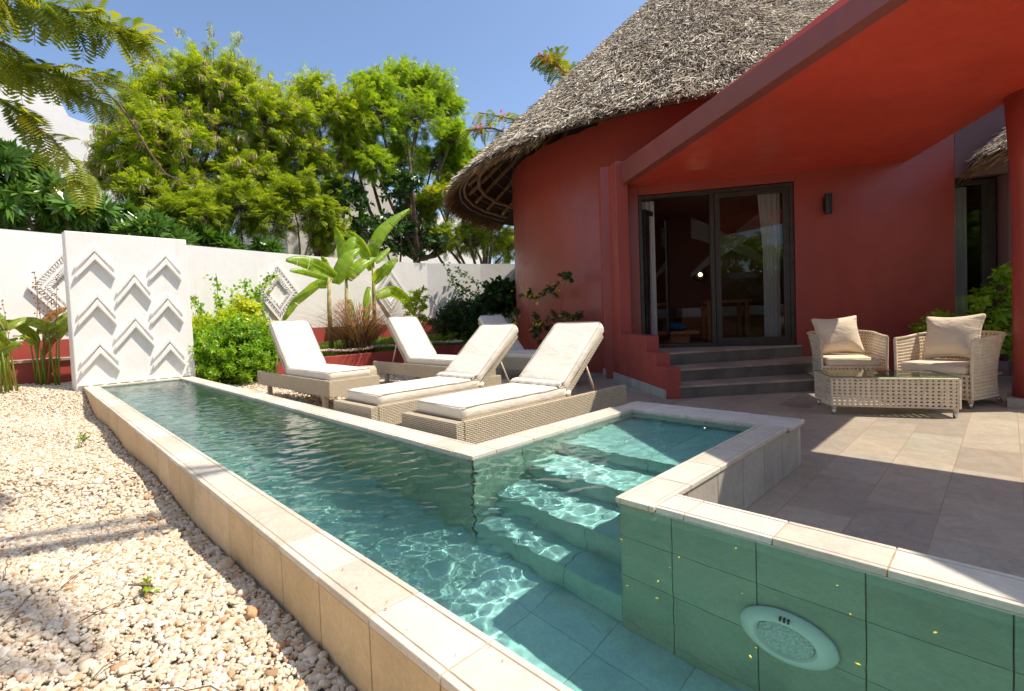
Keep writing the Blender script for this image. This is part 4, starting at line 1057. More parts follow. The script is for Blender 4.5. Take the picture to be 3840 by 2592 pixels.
# coffee table
TB = thing('coffee_table', 'low cream cane coffee table with a glass top', 'coffee table', (5.405, 1.095, ZT), math.atan2(.283 - 1.095, 5.80 - 5.405))
TL, TW, TH = .905, .52, .345
def side(p0, p1, z0, z1):
    p0, p1 = Vector(p0), Vector(p1); n = (p1 - p0).normalized(); n = Vector((n.y, -n.x, 0))
    return lambda u, v: (p0.lerp(p1, u) + Vector((0, 0, z0 + (z1 - z0) * v)), n)
rt_ = [(0, 0, 0), (TL, 0, 0), (TL, TW, 0), (0, TW, 0)]
for k in range(4):
    a, b = rt_[k], rt_[(k + 1) % 4]; mb = MB(); caned(mb, side(a, b, .085, TH - .012), 23 if k % 2 == 0 else 13, 8, .0045, .27)
    p, q = Vector(a), Vector(b); braid(mb, [p + Vector((0, 0, .085)), q + Vector((0, 0, .085))], .008); braid(mb, [p + Vector((0, 0, .08)), p + Vector((0, 0, TH - .01))], .010)
    braid(mb, [p + Vector((0, 0, TH - .014)), q + Vector((0, 0, TH - .014))], .008)
    mb.build('cane_side', M['cane'], TB, uv=False)
mb = MB(); caned(mb, lambda u, v: (Vector((u * TL, v * TW, TH - .012)), Vector((0, 0, 1))), 17, 10, .004, .30); mb.build('cane_top', M['cane'], TB, uv=False)
mb = MB(); mb.box(-.008, -.008, TH, TL + .008, TW + .008, TH + .007); g = mb.build('glass_top', M['glasst'], TB, uv=False)
mb = MB()
for a, b in ((0, 1), (1, 2), (2, 3), (3, 0)):
    c4 = [(-.009, -.009), (TL + .009, -.009), (TL + .009, TW + .009), (-.009, TW + .009)]; mb.tube([(*c4[a], TH + .0035), (*c4[b], TH + .0035)], .0032, 6)
mb.build('glass_edge', M['glassedge'], g, uv=False)
for x, y in ((.02, .02), (TL - .02, .02), (TL - .02, TW - .02), (.02, TW - .02)): foot(TB, x, y)
# terracotta dish
mb = MB(); mb.lathe([(.022, 0), (.03, .004), (.038, .012), (.062, .026), (.060, .030), (.036, .030), (.034, .022), (.001, .020)], (0, 0, 0), 28); bowl = mb.build('clay_dish', M['clay'], None, smooth=True, uv=False)
bowl.location = (5.86, .80, ZT + TH + .0075); tag(bowl, 'small terracotta dish on the glass table top', 'dish')

def armchair(label):
    t = thing('armchair', label, 'armchair', (0, 0, 0), 0, 'cream cane armchairs around the coffee table')
    W, Dp, SH = .60, .62, .30          # local: front edge along y at x=0, back towards +x
    rc = .22
    def plan(u, flare=0):
        # U-shaped path: front-left (0,W) -> back -> front-right (0,0)
        la = Dp - rc; lb = W - 2 * rc; arc = math.pi / 2 * rc; T_ = 2 * la + lb + 2 * arc; s = u * T_
        if s < la: p, n = (s, W), (0, 1)
        elif s < la + arc: a = (s - la) / rc; p, n = (la + rc * math.sin(a), W - rc + rc * math.cos(a)), (math.sin(a), math.cos(a))
        elif s < la + arc + lb: p, n = (Dp, W - rc - (s - la - arc)), (1, 0)
        elif s < la + 2 * arc + lb: a = (s - la - arc - lb) / rc; p, n = (la + rc * math.cos(a), rc - rc * math.sin(a)), (math.cos(a), -math.sin(a))
        else: p, n = (T_ - s, 0), (0, -1)
        return Vector((*p, 0)), Vector((*n, 0))
    def top(u): return .625 + .045 * math.sin(math.pi * u) ** 2
    def wall(u, v):
        p, n = plan(u); z = .085 + (top(u) - .085) * v; k = (.045 * (2 * v - .75) ** 2 - .02) * (.1 + .9 * math.sin(math.pi * u) ** 2); lean = .05 * v * math.sin(math.pi * u) ** 2
        return p + n * k + Vector((lean, 0, z)), n
    mb = MB(); caned(mb, wall, 56, 17, .005, .27)
    rim = [wall(u / 40, 1)[0] + Vector((0, 0, .006)) for u in range(41)]; braid(mb, rim, .012)
    for u in (0, 1): braid(mb, [wall(u, v / 8)[0] + Vector((0, 0, 0)) for v in range(9)], .013)
    braid(mb, [wall(u / 40, 0)[0] for u in range(41)], .009)
    mb.build('cane_shell', M['cane'], t, uv=False)
    mb = MB(); caned(mb, side((0, W, 0), (0, 0, 0), .085, SH), 16, 5, .006, .28); braid(mb, [(0, W, SH), (0, 0, SH)], .011); braid(mb, [(0, W, .085), (0, 0, .085)], .009); mb.build('front_apron', M['cane'], t, uv=False)
    mb = MB(); mb.box(.01, .03, SH - .03, Dp - .03, W - .03, SH - .005); mb.build('seat_deck', M['wicker'], t)
    cushion('seat_cushion', (.275, W / 2, SH + .05), (.285, W / 2 - .035, .048), .036, M['cush2'], t, None, .012, .0010, 9)
    T = Matrix.Translation((.44, W / 2 + .04, SH + .33)) @ Matrix.Rotation(R(-68), 4, 'Y') @ Matrix.Rotation(R(4), 4, 'Z')
    cushion('back_cushion', (0, 0, 0), (.235, .235, .075), .03, M['cush2'], t, T, .035, .0018, 21, (20, 20, 6), .72, False)
    for x, y, dx, dy in ((.02, .02, 0, 0), (.02, W - .02, 0, 0), (Dp - .06, .08, .05, -.03), (Dp - .06, W - .08, .05, .03)): foot(t, x, y, dx, dy)
    return t
c2 = armchair('cream cane armchair right of the table, with a square back pillow leaning back')
f2 = Vector((-.93, .36)); c2.location = (6.34, .225, ZT); c2.rotation_euler = (0, 0, math.atan2(-f2.y, -f2.x))
c1 = copy_thing(c2, 'cream cane armchair behind the glass table, facing the pool beside the steps', (6.93, .90, ZT), math.atan2(.424, .906))

# wall lamps
def wlamp(label, s, z, d=.062):
    t = thing('wall_lamp', label, 'wall lamp', tuple(wl_(s, d, z)), math.atan2(VE.y, VE.x), 'black wall lamps')
    mb = MB(); mb.box(-.035, 0, -.09, .035, .02, .09); mb.build('backplate', M['black'], t, uv=False, bevel=.003)
    mb = MB(); mb.box(-.04, .021, -.015, .04, .045, .015); mb.build('bracket', M['black'], t, uv=False)
    mb = MB(); mb.tube([(0, .085, -.135), (0, .085, .135)], .042, 20); mb.build('cylinder_shade', M['black'], t, uv=False, smooth=False, bevel=.003)
    return t
if VN.dot(Vector((-VE.y, VE.x, 0))) < 0: sgn = -1
else: sgn = 1
a = wlamp('black cylinder wall lamp on the red wall right of the glass door', 2.40, 2.06); b = wlamp('black cylinder wall lamp on the plum wall by the side window', 4.62, 1.62)
for q in (a, b):
    if sgn < 0: q.rotation_euler.z += math.pi

# interior seen through the door
def curtain(name, label, s0, s1, d, z0, z1, amp, k, wfun):
    mb = MB(); n = 50; rows = []
    for j in range(13):
        v = j / 12; ww = wfun(v)
        rows.append([wl_(s0 + (s1 - s0) * (i / n) * ww[1] + ww[0], d + amp * math.sin(i / n * k * 6.28 + v * 1.2) * (.6 + .4 * v), z1 + (z0 - z1) * v) for i in range(n + 1)])
    vs = [p for r in rows for p in r]; fs = [(j * (n + 1) + i, j * (n + 1) + i + 1, (j + 1) * (n + 1) + i + 1, (j + 1) * (n + 1) + i) for j in range(12) for i in range(n)]
    mb.add(vs, fs); o = mb.build(name, M['curtain'], None, uv=False, smooth=True); return tag(o, label, 'curtain')
curtain('curtain', 'white gathered curtain behind the right pane of the glass door', 1.68, 1.93, -.14, DZ0 + .02, DZ1 - .02, .028, 4, lambda v: (-.06 + .06 * min(1, v * 2.5), 1.15 - .3 * min(1, v * 2)))
curtain('curtain', 'white curtain bunched beside the open door leaf', .02, .22, -.30, DZ0 + .02, DZ1 - .02, .03, 3, lambda v: (.02, 1.0))
curtain('curtain', 'pale curtain behind the narrow side window', WS0 + .02, WS0 + .30, -.24, -.05, 2.2, .02, 4, lambda v: (0, 1.0))
XI = XF()
dbd = thing('daybed', 'low polished wood daybed just inside the open door', 'daybed', tuple(wl_(.5, -1.6, .156)), math.atan2(VE.y, VE.x))
def inpart(mb, name, m, parent, **k): return world(mb.build(name, m, parent, uv=False, **k))
mb = MB(); mb.box(-.2, -2.2, .156, .82, -1.0, .30, xf=XI); inpart(mb, 'base', M['daybed'], dbd, bevel=.006)
mb = MB(); mb.box(-.25, -2.3, .302, .95, -.9, .36, xf=XI); inpart(mb, 'platform', M['daybed'], dbd, bevel=.006)
def incush(name, label, cat, s, d, z, h, m, rot, r=.04, pinch=.5):
    T = Matrix.Translation(wl_(s, d, z)) @ Matrix.Rotation(math.atan2(VE.y, VE.x), 4, 'Z') @ rot
    o = cushion(name, (0, 0, 0), h, r, m, None, T, .02, .001, 3, (14, 14, 5), pinch, False); return tag(o, label, cat)
incush('seat_pad', 'blue patterned cushion pad lying on the daybed', 'cushion', .33, -1.5, .43, (.45, .55, .07), M['blueprint'], Matrix(), .05, .3)
incush('pillow', 'red and turquoise embroidered pillow standing on the daybed', 'pillow', .24, -1.75, .72, (.24, .24, .08), M['redprint'], Matrix.Rotation(R(70), 4, 'X') @ Matrix.Rotation(R(45), 4, 'Z'), .03, .7)
incush('pillow', 'beige pillow beside the embroidered one on the daybed', 'pillow', -.05, -1.6, .67, (.2, .2, .07), M['cush2'], Matrix.Rotation(R(75), 4, 'X'), .03, .7)
for s, z, l in ((1.42, 1.42, 'round glowing wall sconce seen through the right pane'), (-.12, 1.62, 'round glowing wall sconce seen behind the open door leaf')):
    t = thing('wall_sconce', l, 'wall lamp', tuple(wl_(s, -3.30 if s > 1 else -2.4, z)), 0)
    mb = MB(); mb.lathe([(.001, 0), (.13, .01), (.12, .03), (.001, .02)], (0, 0, 0), 28); o = mb.build('shade', M['frame'], t, smooth=True, uv=False); o.rotation_euler = VN.to_track_quat('Z', 'Y').to_euler()
    mb = MB(); V_, F_3 = ico(2); mb.add([tuple(q * .035 + np.array([0, 0, .05])) for q in V_], [tuple(f) for f in F_3]); o = mb.build('globe', M['bulb'], t, smooth=True, uv=False); o.rotation_euler = VN.to_track_quat('Z', 'Y').to_euler()
tb2 = thing('side_table', 'dark wooden table in the dim bedroom', 'table', tuple(wl_(1.5, -1.8, .156)), math.atan2(VE.y, VE.x))
mb = MB(); mb.box(1.15, -2.1, .80, 1.9, -1.5, .85, xf=XI); inpart(mb, 'tabletop', M['daybed'], tb2)
for s, d in ((1.2, -2.05), (1.8, -2.05), (1.2, -1.6), (1.8, -1.6)): mb = MB(); mb.box(s, d, .156, s + .06, d + .06, .799, xf=XI); inpart(mb, 'leg', M['daybed'], tb2)
mb = MB(); mb.lathe([(.036, 0), (.038, .16), (.03, .19), (.013, .22), (.013, .29)], tuple(wl_(1.32, -1.7, .851)), 18); o = mb.build('bottle', simple('dark_bottle_glass', (.01, .015, .01), .1, bstr=0), None, smooth=True, uv=False); tag(o, 'dark bottle standing on the bedroom table', 'bottle')
bedo = thing('bed', 'bed with white linen and draped mosquito net in the dim bedroom', 'bed', tuple(wl_(1.6, -2.8, .156)), 0)
mb = MB(); mb.box(.9, -3.3, .156, 3.2, -2.35, .55, xf=XI); inpart(mb, 'base', M['daybed'], bedo); mb = MB(); mb.box(.92, -3.28, .552, 3.18, -2.37, .74, xf=XI); inpart(mb, 'mattress', M['curtain'], bedo, bevel=.03)
def swag(p0, p1, p2, w):
    mb = MB(); n = 24; vs = []
    for i in range(n + 1):
        t = i / n; c = p0 * (1 - t) ** 2 + p1 * 2 * t * (1 - t) + p2 * t * t
        for j in range(9): vs.append(c + Vector((0, 0, (j / 8 - .5) * w * (1 - .8 * t))) + VN * .015 * math.sin(j * 2.1 + i))
    mb.add(vs, [(i * 9 + j, i * 9 + j + 1, (i + 1) * 9 + j + 1, (i + 1) * 9 + j) for i in range(n) for j in range(8)]); return mb
m, nt, b = mat('mosquito_net'); nt.nodes.remove(b); tr = N(nt, 'ShaderNodeBsdfTransparent'); df = N(nt, 'ShaderNodeBsdfDiffuse'); df.inputs[0].default_value = (.8, .78, .75, 1); ms = N(nt, 'ShaderNodeMixShader'); ms.inputs[0].default_value = .35
nt.links.new(tr.outputs[0], ms.inputs[1]); nt.links.new(df.outputs[0], ms.inputs[2]); nt.links.new(ms.outputs[0], nt.nodes['Material Output'].inputs[0])
for a_, b_, c_ in ((2.3, 1.7, 1.08), (1.1, 1.9, 2.6)): inpart(swag(wl_(a_, -2.3, 2.25), wl_(b_, -2.28, 1.9), wl_(c_, -2.3, 1.35), .40), 'net_swag', m, bedo, smooth=True)

# ------------------------------------------------------------------ far buildings and surroundings
def block(name, label, cat, P, y0, y1, z0, mname, extra=None):
    t = thing(name, label, cat, (sum(p[0] for p in P) / len(P), y0, z0)); mb = MB(); n = len(P)
    vs = [(x, y0, z) for x, z in P] + [(x, y1, z) for x, z in P]
    mb.add(vs, [tuple(range(n)), tuple(range(2 * n - 1, n - 1, -1))] + [(i, n + i, n + (i + 1) % n, (i + 1) % n) for i in range(n)])
    world(mb.build('wall', M[mname], t, uv=False))
    return t
dome = [(-9, -.4), (-9, 6.4), (-5, 7.6), (-2, 8.0), (0, 8.05), (.45, 7.98), (.8, 7.8), (1.05, 7.5), (1.22, 7.1), (1.34, 6.82), (1.6, 6.75), (2.35, 6.7), (2.35, -.4)]
block('domed_house', 'white house with a rounded roof behind the trees at far left', 'house', dome[::-1], 18, 24, -.3, 'white')
h2 = block('weathered_house', 'weathered cream house wall with a small turret behind the middle trees', 'house', [(6.6, -.4), (6.6, 5.3), (9.6, 5.5), (9.6, 6.0), (9.8, 6.3), (10.4, 6.3), (10.45, 5.4), (10.9, 5.4), (10.9, -.4)][::-1], 16, 21, -.3, 'oldwhite')
mb = MB()
for x, z in ((7.6, 3.6), (9.0, 3.6), (7.6, 1.4)): mb.box(x, 15.96, z, x + .6, 16.0, z + .9)
world(mb.build('window', M['frame'], h2, uv=False))
block('white_house', 'white house wall behind the red flowering tree', 'house', [(11.3, -.4), (11.3, 4.9), (14, 5.3), (16.6, 5.6), (16.6, -.4)][::-1], 17, 22, -.3, 'white')
rw = thing('boundary_wall', 'white boundary wall on the near side of the garden', 'wall', (-4.2, 0, -.3))
mb = MB(); ribbon(mb, [(-6, 9.2), (-4.6, 6), (-4.2, -2), (-2, -6.5), (4, -8.5), (12, -8.5)], -.4, 2.0, .2, -1); world(mb.build('wall', M['white'], rw, uv=False))

SPR = (pinnate_t(5, .40, .13, .3)[0][:40], pinnate_t(5, .40, .13, .3)[1][:10]); SPF = pinnate_t(12, .30, .035, .4); SH = shoot_t(7, .55, .30); SHB = shoot_t(6, .6, .34, .8); ROS = rosette_t(10, 1, .30)
# ------------------------------------------------------------------ trees beyond the wall
GT = 'trees beyond the garden wall'
A_ = [[2.06, 13.09, 4.7, .76], [2.92, 13.39, 6.25, .82], [3.69, 13.18, 6.75, .84], [4.38, 13.08, 6.5, .87], [2.64, 12.86, 5.0, .9], [3.76, 13.26, 5.61, .98], [4.81, 12.89, 5.9, .88], [4.84, 13.71, 5.15, .93], [3.25, 13.83, 4.36, .86], [2.26, 12.79, 3.74, .64], [1.75, 13.53, 4.29, .48], [3.3, 12.7, 3.6, .7], [4.3, 12.9, 4.5, .8], [5.3, 13.4, 5.7, .7], [5.5, 13.3, 4.4, .7], [2.4, 13.2, 5.7, .6]]
tree('leucaena_tree', 'tall yellow-green feathery tree hung with brown seed pods, behind the relief panel', 'tree', (3.3, 13.3, -.3), A_, SPR, .155, M['leafA'], 21, per=1150, group=GT, trunk_r=.14, pods=.55, fork=.4)
B_t = [[5.5, 12.89, 6.1, .77], [6.43, 13.19, 7.0, .75], [6.77, 12.98, 6.4, .83], [5.74, 12.88, 5.31, .71], [7.18, 12.66, 6.6, .68], [6.25, 13.06, 4.95, .59], [7.4, 13.1, 5.6, .7], [6.9, 13.0, 4.4, .6], [7.6, 12.9, 6.3, .65]]
tree('leucaena_tree', 'mid-height feathery tree with few pods, above the banana plants', 'tree', (6.2, 13.2, -.3), B_t, SPR, .15, M['leafA'], 22, per=950, group=GT, trunk_r=.10, pods=.12, fork=.45)
C_t = [[8.02, 12.69, 7.4, .71], [9.21, 12.99, 8.1, .84], [10.09, 12.78, 8.1, .9], [8.15, 12.68, 6.68, .95], [9.37, 12.46, 6.9, 1.0], [10.95, 12.86, 7.7, .66], [10.9, 12.49, 6.66, .62], [9.29, 13.31, 5.87, .86], [10.7, 13.43, 5.99, .7], [7.72, 12.39, 5.19, .55], [7.57, 13.13, 5.82, .63], [11.4, 12.9, 6.6, .5], [12.2, 12.9, 6.2, .5], [11.3, 12.9, 5.8, .5]]
tree('leucaena_tree', 'tallest bright green tree left of the thatched roof', 'tree', (9.2, 12.6, -.3), C_t, SPR, .145, M['leafC'], 23, per=1250, group=GT, trunk_r=.16, pods=0, fork=.42)
D_t = [[3.09, 11.99, 3.2, .58], [3.98, 12.29, 3.55, .69], [4.57, 12.08, 3.28, .64], [5.08, 11.98, 3.9, .52], [5.58, 11.76, 3.5, .53], [2.6, 12.1, 3.1, .5], [6.1, 12.0, 3.0, .5]]
tree('feathery_shrub', 'low dark feathery tree rising just over the white wall, left of the bananas', 'tree', (4.3, 12.1, -.3), D_t, SPR, .16, M['leafD'], 24, per=1000, group=GT, trunk_r=.07)
E_t = [[10.27, 12.69, 4.51, .7], [9.61, 12.99, 4.23, .6], [11.07, 12.78, 5.17, .54], [12.66, 12.68, 3.48, .87], [11.42, 12.46, 3.35, .73], [13.67, 12.86, 3.18, .7], [10.15, 12.49, 3.26, .6], [12.2, 12.2, 5.6, .6], [13.4, 12.6, 6.5, .6], [11.8, 11.8, 4.4, .6]]
tree('flame_tree', 'spreading fine-leaved tree with red blossom beside the thatched eave', 'tree', (12.4, 12.8, -.3), E_t, SPR, .17, M['leafD'], 25, per=800, group=GT, trunk_r=.14, flowers=M['flower'], nflow=60, fork=.35)
K_t = [[7.4, 12.4, 3.2, .6], [8.4, 12.6, 3.4, .7], [9.3, 12.5, 3.0, .7], [8.6, 12.3, 4.6, .6], [7.0, 12.6, 4.2, .5]]
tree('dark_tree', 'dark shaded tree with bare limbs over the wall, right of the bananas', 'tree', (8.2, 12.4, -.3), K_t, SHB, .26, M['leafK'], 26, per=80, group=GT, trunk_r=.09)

def fronds(name, label, cat, base, lines, n, size, mleaf, seed, rad=.012, group=None, flowers=None, nfl=0, tpl=None, hang=.35, root=None):
    rr = np.random.RandomState(seed); root = root or thing(name, label, cat, base, 0, group); b0 = np.array(base, float); mb = MB(); O = []; D = []
    for L in lines:
        P = np.array(L, float); m = len(P)
        Q = []
        for i in range(m - 1):
            for k in range(4): Q.append(P[i] + (P[i + 1] - P[i]) * k / 4)
        Q.append(P[-1]); Q = np.array(Q); Q[1:-1] += rr.normal(0, .008, Q[1:-1].shape)
        mb.tube([q - b0 for q in Q], list(np.linspace(rad, rad * .25, len(Q))), 6)
        c = int(n * np.linalg.norm(np.diff(P, axis=0), axis=1).sum())
        for _ in range(c):
            f = rr.rand() ** .8 * (len(Q) - 1); a = min(int(f), len(Q) - 2); p = Q[a] + (Q[a + 1] - Q[a]) * (f - a); t = norm(Q[a + 1] - Q[a])
            s = norm(np.cross(t, [0, 0, 1])) * rr.choice([-1, 1]); O.append(p); D.append(t * rr.uniform(-.2, 1.0) + s * rr.uniform(.3, 1.1) + rr.normal(0, .2, 3) + np.array([0, 0, rr.uniform(-hang * 2, hang * .8)]))
    if len(O):
        O = np.array(O) - b0; A, B, Cx = frames(np.array(D), rr, jitter=.3); TV, TF = tpl or pinnate_t(10, .40, .085, .30, .5)
        V, F = inst(TV, TF, O, A, B, Cx, size * rr.uniform(.6, 1.15, len(O))); npmesh('fronds', V, F, mleaf, root, np.repeat(np.clip(rr.normal(.5, .25, len(O)), 0, 1), len(TV)))
    if flowers is not None:
        idx = rr.choice(len(O), nfl); Pn = np.repeat(O[idx], 14, 0) + rr.normal(0, .06, (nfl * 14, 3)); A, B, Cx = frames(rr.normal(0, 1, Pn.shape), rr); lv, lf = leaf_t(.10, .06, .3, .2)
        V, F = inst(lv, lf, Pn, A, B, Cx, rr.uniform(.7, 1.2, len(Pn))); npmesh('blossoms', V, F, flowers, root, np.repeat(rr.rand(len(Pn)), len(lv)))
    mb.build('limbs', M['bark'], root, uv=False, smooth=True); return root
fronds('flame_tree', 'flame tree twigs with red flowers showing above the thatched roof', 'tree', (15.5, 11, -.3),
       [[(15.5, 11, -.3), (15.4, 11, 5), (14.9, 10.2, 7.6), (13.9, 9.6, 8.3), (12.6, 9.5, 8.45), (11.9, 9.5, 8.5)], [(14.9, 10.2, 7.6), (13.4, 9.9, 8.8), (12.6, 9.8, 9.1)], [(15.0, 10.5, 6), (13, 10.2, 6.5), (12, 10, 6.6), (10.8, 10, 6.55), (9.7, 10, 6.4)], [(13, 10.2, 6.3), (11.5, 10, 6.1), (10.2, 10, 6.1), (9.2, 10, 5.8)],
        [(15.4, 11, 4.8), (13.5, 11.6, 5.3), (11.5, 12, 5.1), (10.2, 12, 4.75), (9.2, 12, 4.6)]], 9, .5, M['leafG'], 31, .05, GT, M['flower'], 34)
GBR = [[[-1.9, 4.7, 2.4], [-.35, 4.6, 2.83], [.02, 4.6, 2.92], [.37, 4.6, 2.98], [.65, 4.6, 3.0], [.87, 4.6, 3.0]], [[-1.9, 4.7, 2.4], [-.21, 4.4, 2.94], [.22, 4.4, 2.95], [.47, 4.4, 2.94], [.74, 4.4, 2.93]], [[-1.9, 4.7, 2.4], [-.25, 4.8, 2.7], [.01, 4.8, 2.79], [.21, 4.8, 2.65], [.36, 4.8, 2.56], [.63, 4.8, 2.49]],
       [[-1.9, 4.7, 2.3], [-.26, 4.7, 2.35], [-.01, 4.7, 2.33], [.19, 4.7, 2.19], [.40, 4.7, 1.96], [.44, 4.7, 1.81]], [[-1.9, 4.7, 2.4], [-.14, 5.0, 2.73], [0, 5, 2.75], [.19, 5, 2.72], [.46, 5, 2.72], [.78, 5, 2.75]]]
g = fronds('flame_tree', 'near flame tree branches with hanging fronds reaching in at the top left', 'tree', (-2.6, 4.6, -.3), GBR, 21, .25, M['leafG'], 32, .018, None)
fronds('', '', '', (-2.6, 4.6, -.3), [[[-2.6, 4.6, -.3], [-2.3, 4.6, 1.2], [-1.9, 4.7, 2.4]]], 0, .1, M['leafG'], 33, .09, root=g)
mb = MB(); b0 = Vector((-2.6, 4.6, -.3)); mb.tube([Vector(p) - b0 for p in [(-1.9, 4.7, 2.4), (-.15, 5.2, 2.62), (.3, 5.2, 2.69), (.65, 5.2, 2.74), (.72, 5.2, 2.69), (.83, 5.2, 2.51), (.94, 5.2, 2.3), (1.05, 5.2, 2.13), (1.22, 5.2, 2.06), (1.52, 5.2, 2.07)]], [.02, .012, .011, .011, .011, .010, .009, .007, .005, .003], 6); mb.build('bare_branch', M['bark'], g, uv=False, smooth=True)

GF = 'frangipani bushes behind the left wall'
for k, (L, lab) in enumerate(((([.1, 11.09, 3.33, .42], [.08, 11.39, 2.86, .48], [.39, 11.18, 3.05, .45], [-.4, 11.08, 3.0, .5], [.67, 10.86, 2.78, .36], [-.3, 11.3, 3.5, .4]), 'glossy frangipani bush at the left edge, tallest of the three'),
        (([1.06, 11.19, 2.8, .36], [1.49, 11.49, 2.75, .34], [.72, 11.28, 2.62, .30], [1.85, 11.18, 2.62, .32]), 'glossy frangipani bush directly above the relief panel'), (([2.33, 11.39, 2.5, .3], [2.83, 11.69, 2.52, .28], [2.1, 11.48, 2.62, .27], [3.4, 11.6, 2.4, .26], [4.3, 11.6, 2.35, .26]), 'low frangipani bush just right of the relief panel'))):
    tree('frangipani', lab, 'shrub', (L[0][0] + .1, 11.5, -.3), L, ROS, .27, M['leafF'], 40 + k, per=52, group=GF, trunk_r=.07, twig=False, outer=.6, fork=.6, jit=.6)

# ------------------------------------------------------------------ plants in the beds
def lobes_bush(*a, **k): return tree(*a, **k)
tree('hedge_bush', 'dense round yellow-green clipped bush beside the relief panel', 'bush', (2.6, 8.55, -.2), [[2.28, 8.5, .36, .36], [2.62, 8.35, .14, .40], [2.92, 8.42, .22, .34], [2.6, 8.5, .52, .36], [2.98, 8.55, .46, .28], [2.3, 8.45, .0, .32], [2.75, 8.4, -.02, .30]], SH, .095, M['leafH'], 51, per=420, trunk_r=.03, twig=True, outer=.75, fork=.3)
tree('hedge_bush', 'yellow-leaved bush behind the round green bush', 'bush', (2.5, 9.1, -.1), [[2.35, 9.0, .62, .32], [2.75, 9.1, .72, .30], [3.0, 9.1, .62, .26]], SH, .11, M['leafY'], 52, per=260, trunk_r=.03, outer=.7, fork=.3)
tree('croton', 'bright yellow croton tuft on top of the bushes', 'plant', (2.9, 9.25, .1), [[2.9, 9.25, .92, .22]], SHB, .20, leaf_mat('croton_leaf', (.36, .46, .02), (.50, .58, .03), (.66, .68, .05), .35), 53, per=60, trunk_r=.02)

def vine(name, label, cat, base, lines, n, size, seed, mleaf, off=.04):
    rr = np.random.RandomState(seed); root = thing(name, label, cat, base); b0 = np.array(base, float); mb = MB(); O = []; D = []
    for L in lines:
        P = np.array(L, float)
        for i in range(len(P) - 1):
            ln = np.linalg.norm(P[i + 1] - P[i]); c = int(n * ln) + 1
            for _ in range(c):
                p = P[i] + (P[i + 1] - P[i]) * rr.rand() + rr.normal(0, off, 3) * np.array([1, .6, 1]); O.append(p); D.append(rr.normal(0, 1, 3) + np.array([0, -.7, -.4]))
        mb.tube([p - b0 for p in P], .006, 4)
    O = np.array(O) - b0; A, B, Cx = frames(np.array(D), rr, (0, -1, .4), .5); lv, lf = leaf_t(1, .75, .15, .3)
    V, F = inst(lv, lf, O, A, B, Cx, size * rr.uniform(.6, 1.3, len(O))); npmesh('foliage', V, F, mleaf, root, np.repeat(np.clip(rr.normal(.5, .25, len(O)), 0, 1), len(lv))); mb.build('stem', M['bark'], root, uv=False); return root
vine('climbing_vine', 'light green climbing vine spreading up the white wall around the first diamond', 'vine', (3.1, 10.3, .3),
     [[(2.6, 10.2, .4), (2.56, 10.2, .91), (2.4, 10.25, 1.32)], [(2.9, 10.3, .4), (2.89, 10.3, .91), (2.85, 10.35, 1.37), (2.84, 10.35, 1.70)], [(3.1, 10.3, .5), (3.15, 10.35, .95), (3.11, 10.4, 1.48)], [(3.2, 10.4, .5), (3.25, 10.35, .95), (3.4, 10.4, 1.38), (3.39, 10.45, 1.66)], [(3.3, 10.3, .6), (3.29, 10.4, .95), (3.65, 10.5, 1.44), (3.85, 10.55, 1.66), (4.16, 10.6, 1.80)], [(3.7, 10.4, .5), (3.75, 10.5, .89), (3.64, 10.5, 1.27), (3.57, 10.5, 1.43)], [(2.5, 10.1, .5), (2.9, 10.2, .85), (3.5, 10.3, .95)]], 95, .085, 54, M['leafH'], .06)
vine('climbing_vine', 'dark trailing vine crossing the shaded wall near the round red wall', 'vine', (9.6, 10.6, .5),
     [[(10.9, 10.2, 1.1), (10.5, 10.4, 1.5), (9.74, 10.62, 1.81), (9.34, 10.75, 2.11)], [(10.5, 10.3, 1.0), (9.93, 10.6, 1.35), (9.2, 10.8, 1.75), (8.95, 10.85, 2.17)], [(9.09, 10.8, 1.04), (9.31, 10.75, 1.42), (9.62, 10.7, 1.58)]], 70, .10, 55, M['leafK'], .06)

def banana_leaf(mb, pts, w, rr, seed):
    P = [Vector(p) for p in pts]; n = 16
    def bz(t):
        if len(P) == 3: return P[0] * (1 - t) ** 2 + (P[1] * 2 - (P[0] + P[2]) / 2) * 2 * t * (1 - t) + P[2] * t * t if False else P[0] * (1 - t) * (1 - 2 * t) + P[1] * 4 * t * (1 - t) + P[2] * t * (2 * t - 1)
        f = t * (len(P) - 1); a = min(int(f), len(P) - 2); return P[a].lerp(P[a + 1], f - a)
    V = []; prev = None
    for i in range(n + 1):
        t = i / n; c = bz(t); tn = (bz(min(1, t + .03)) - bz(max(0, t - .03))).normalized(); s = tn.cross(Vector((-.68, -.73, .25))).normalized()
        hw = w / 2 * (max(0.02, math.sin(math.pi * (.06 + .93 * t) ** .8)) ** .55)
        nn = s.cross(tn); nn = nn if nn.z > 0 else -nn
        V.append((c, s * hw, nn))
    for i in range(n):
        for sg in (-1, 1):
            gap = .86 if rr.random() < .16 else 1.0
            c0, s0, n0 = V[i]; c1, s1, n1 = V[i + 1]; fold = -.28 * w + rr.uniform(-.05, .05) * w; c1g = c0.lerp(c1, gap)
            q = [c0, c0 + s0 * sg * .55 + n0 * .04 * w, c0 + s0 * sg + n0 * fold * .5, c1g + s1 * sg + n1 * fold * .5, c1g + s1 * sg * .55 + n1 * .04 * w, c1g]
            mb.add(q, [(0, 1, 4, 5) if sg > 0 else (5, 4, 1, 0), (1, 2, 3, 4) if sg > 0 else (4, 3, 2, 1)], 0, .5 + rr.uniform(-.25, .3))
    mb.tube([v[0] for v in V], [.014 * (1 - .75 * i / n) for i in range(n + 1)], 5, 0, tint=.95)
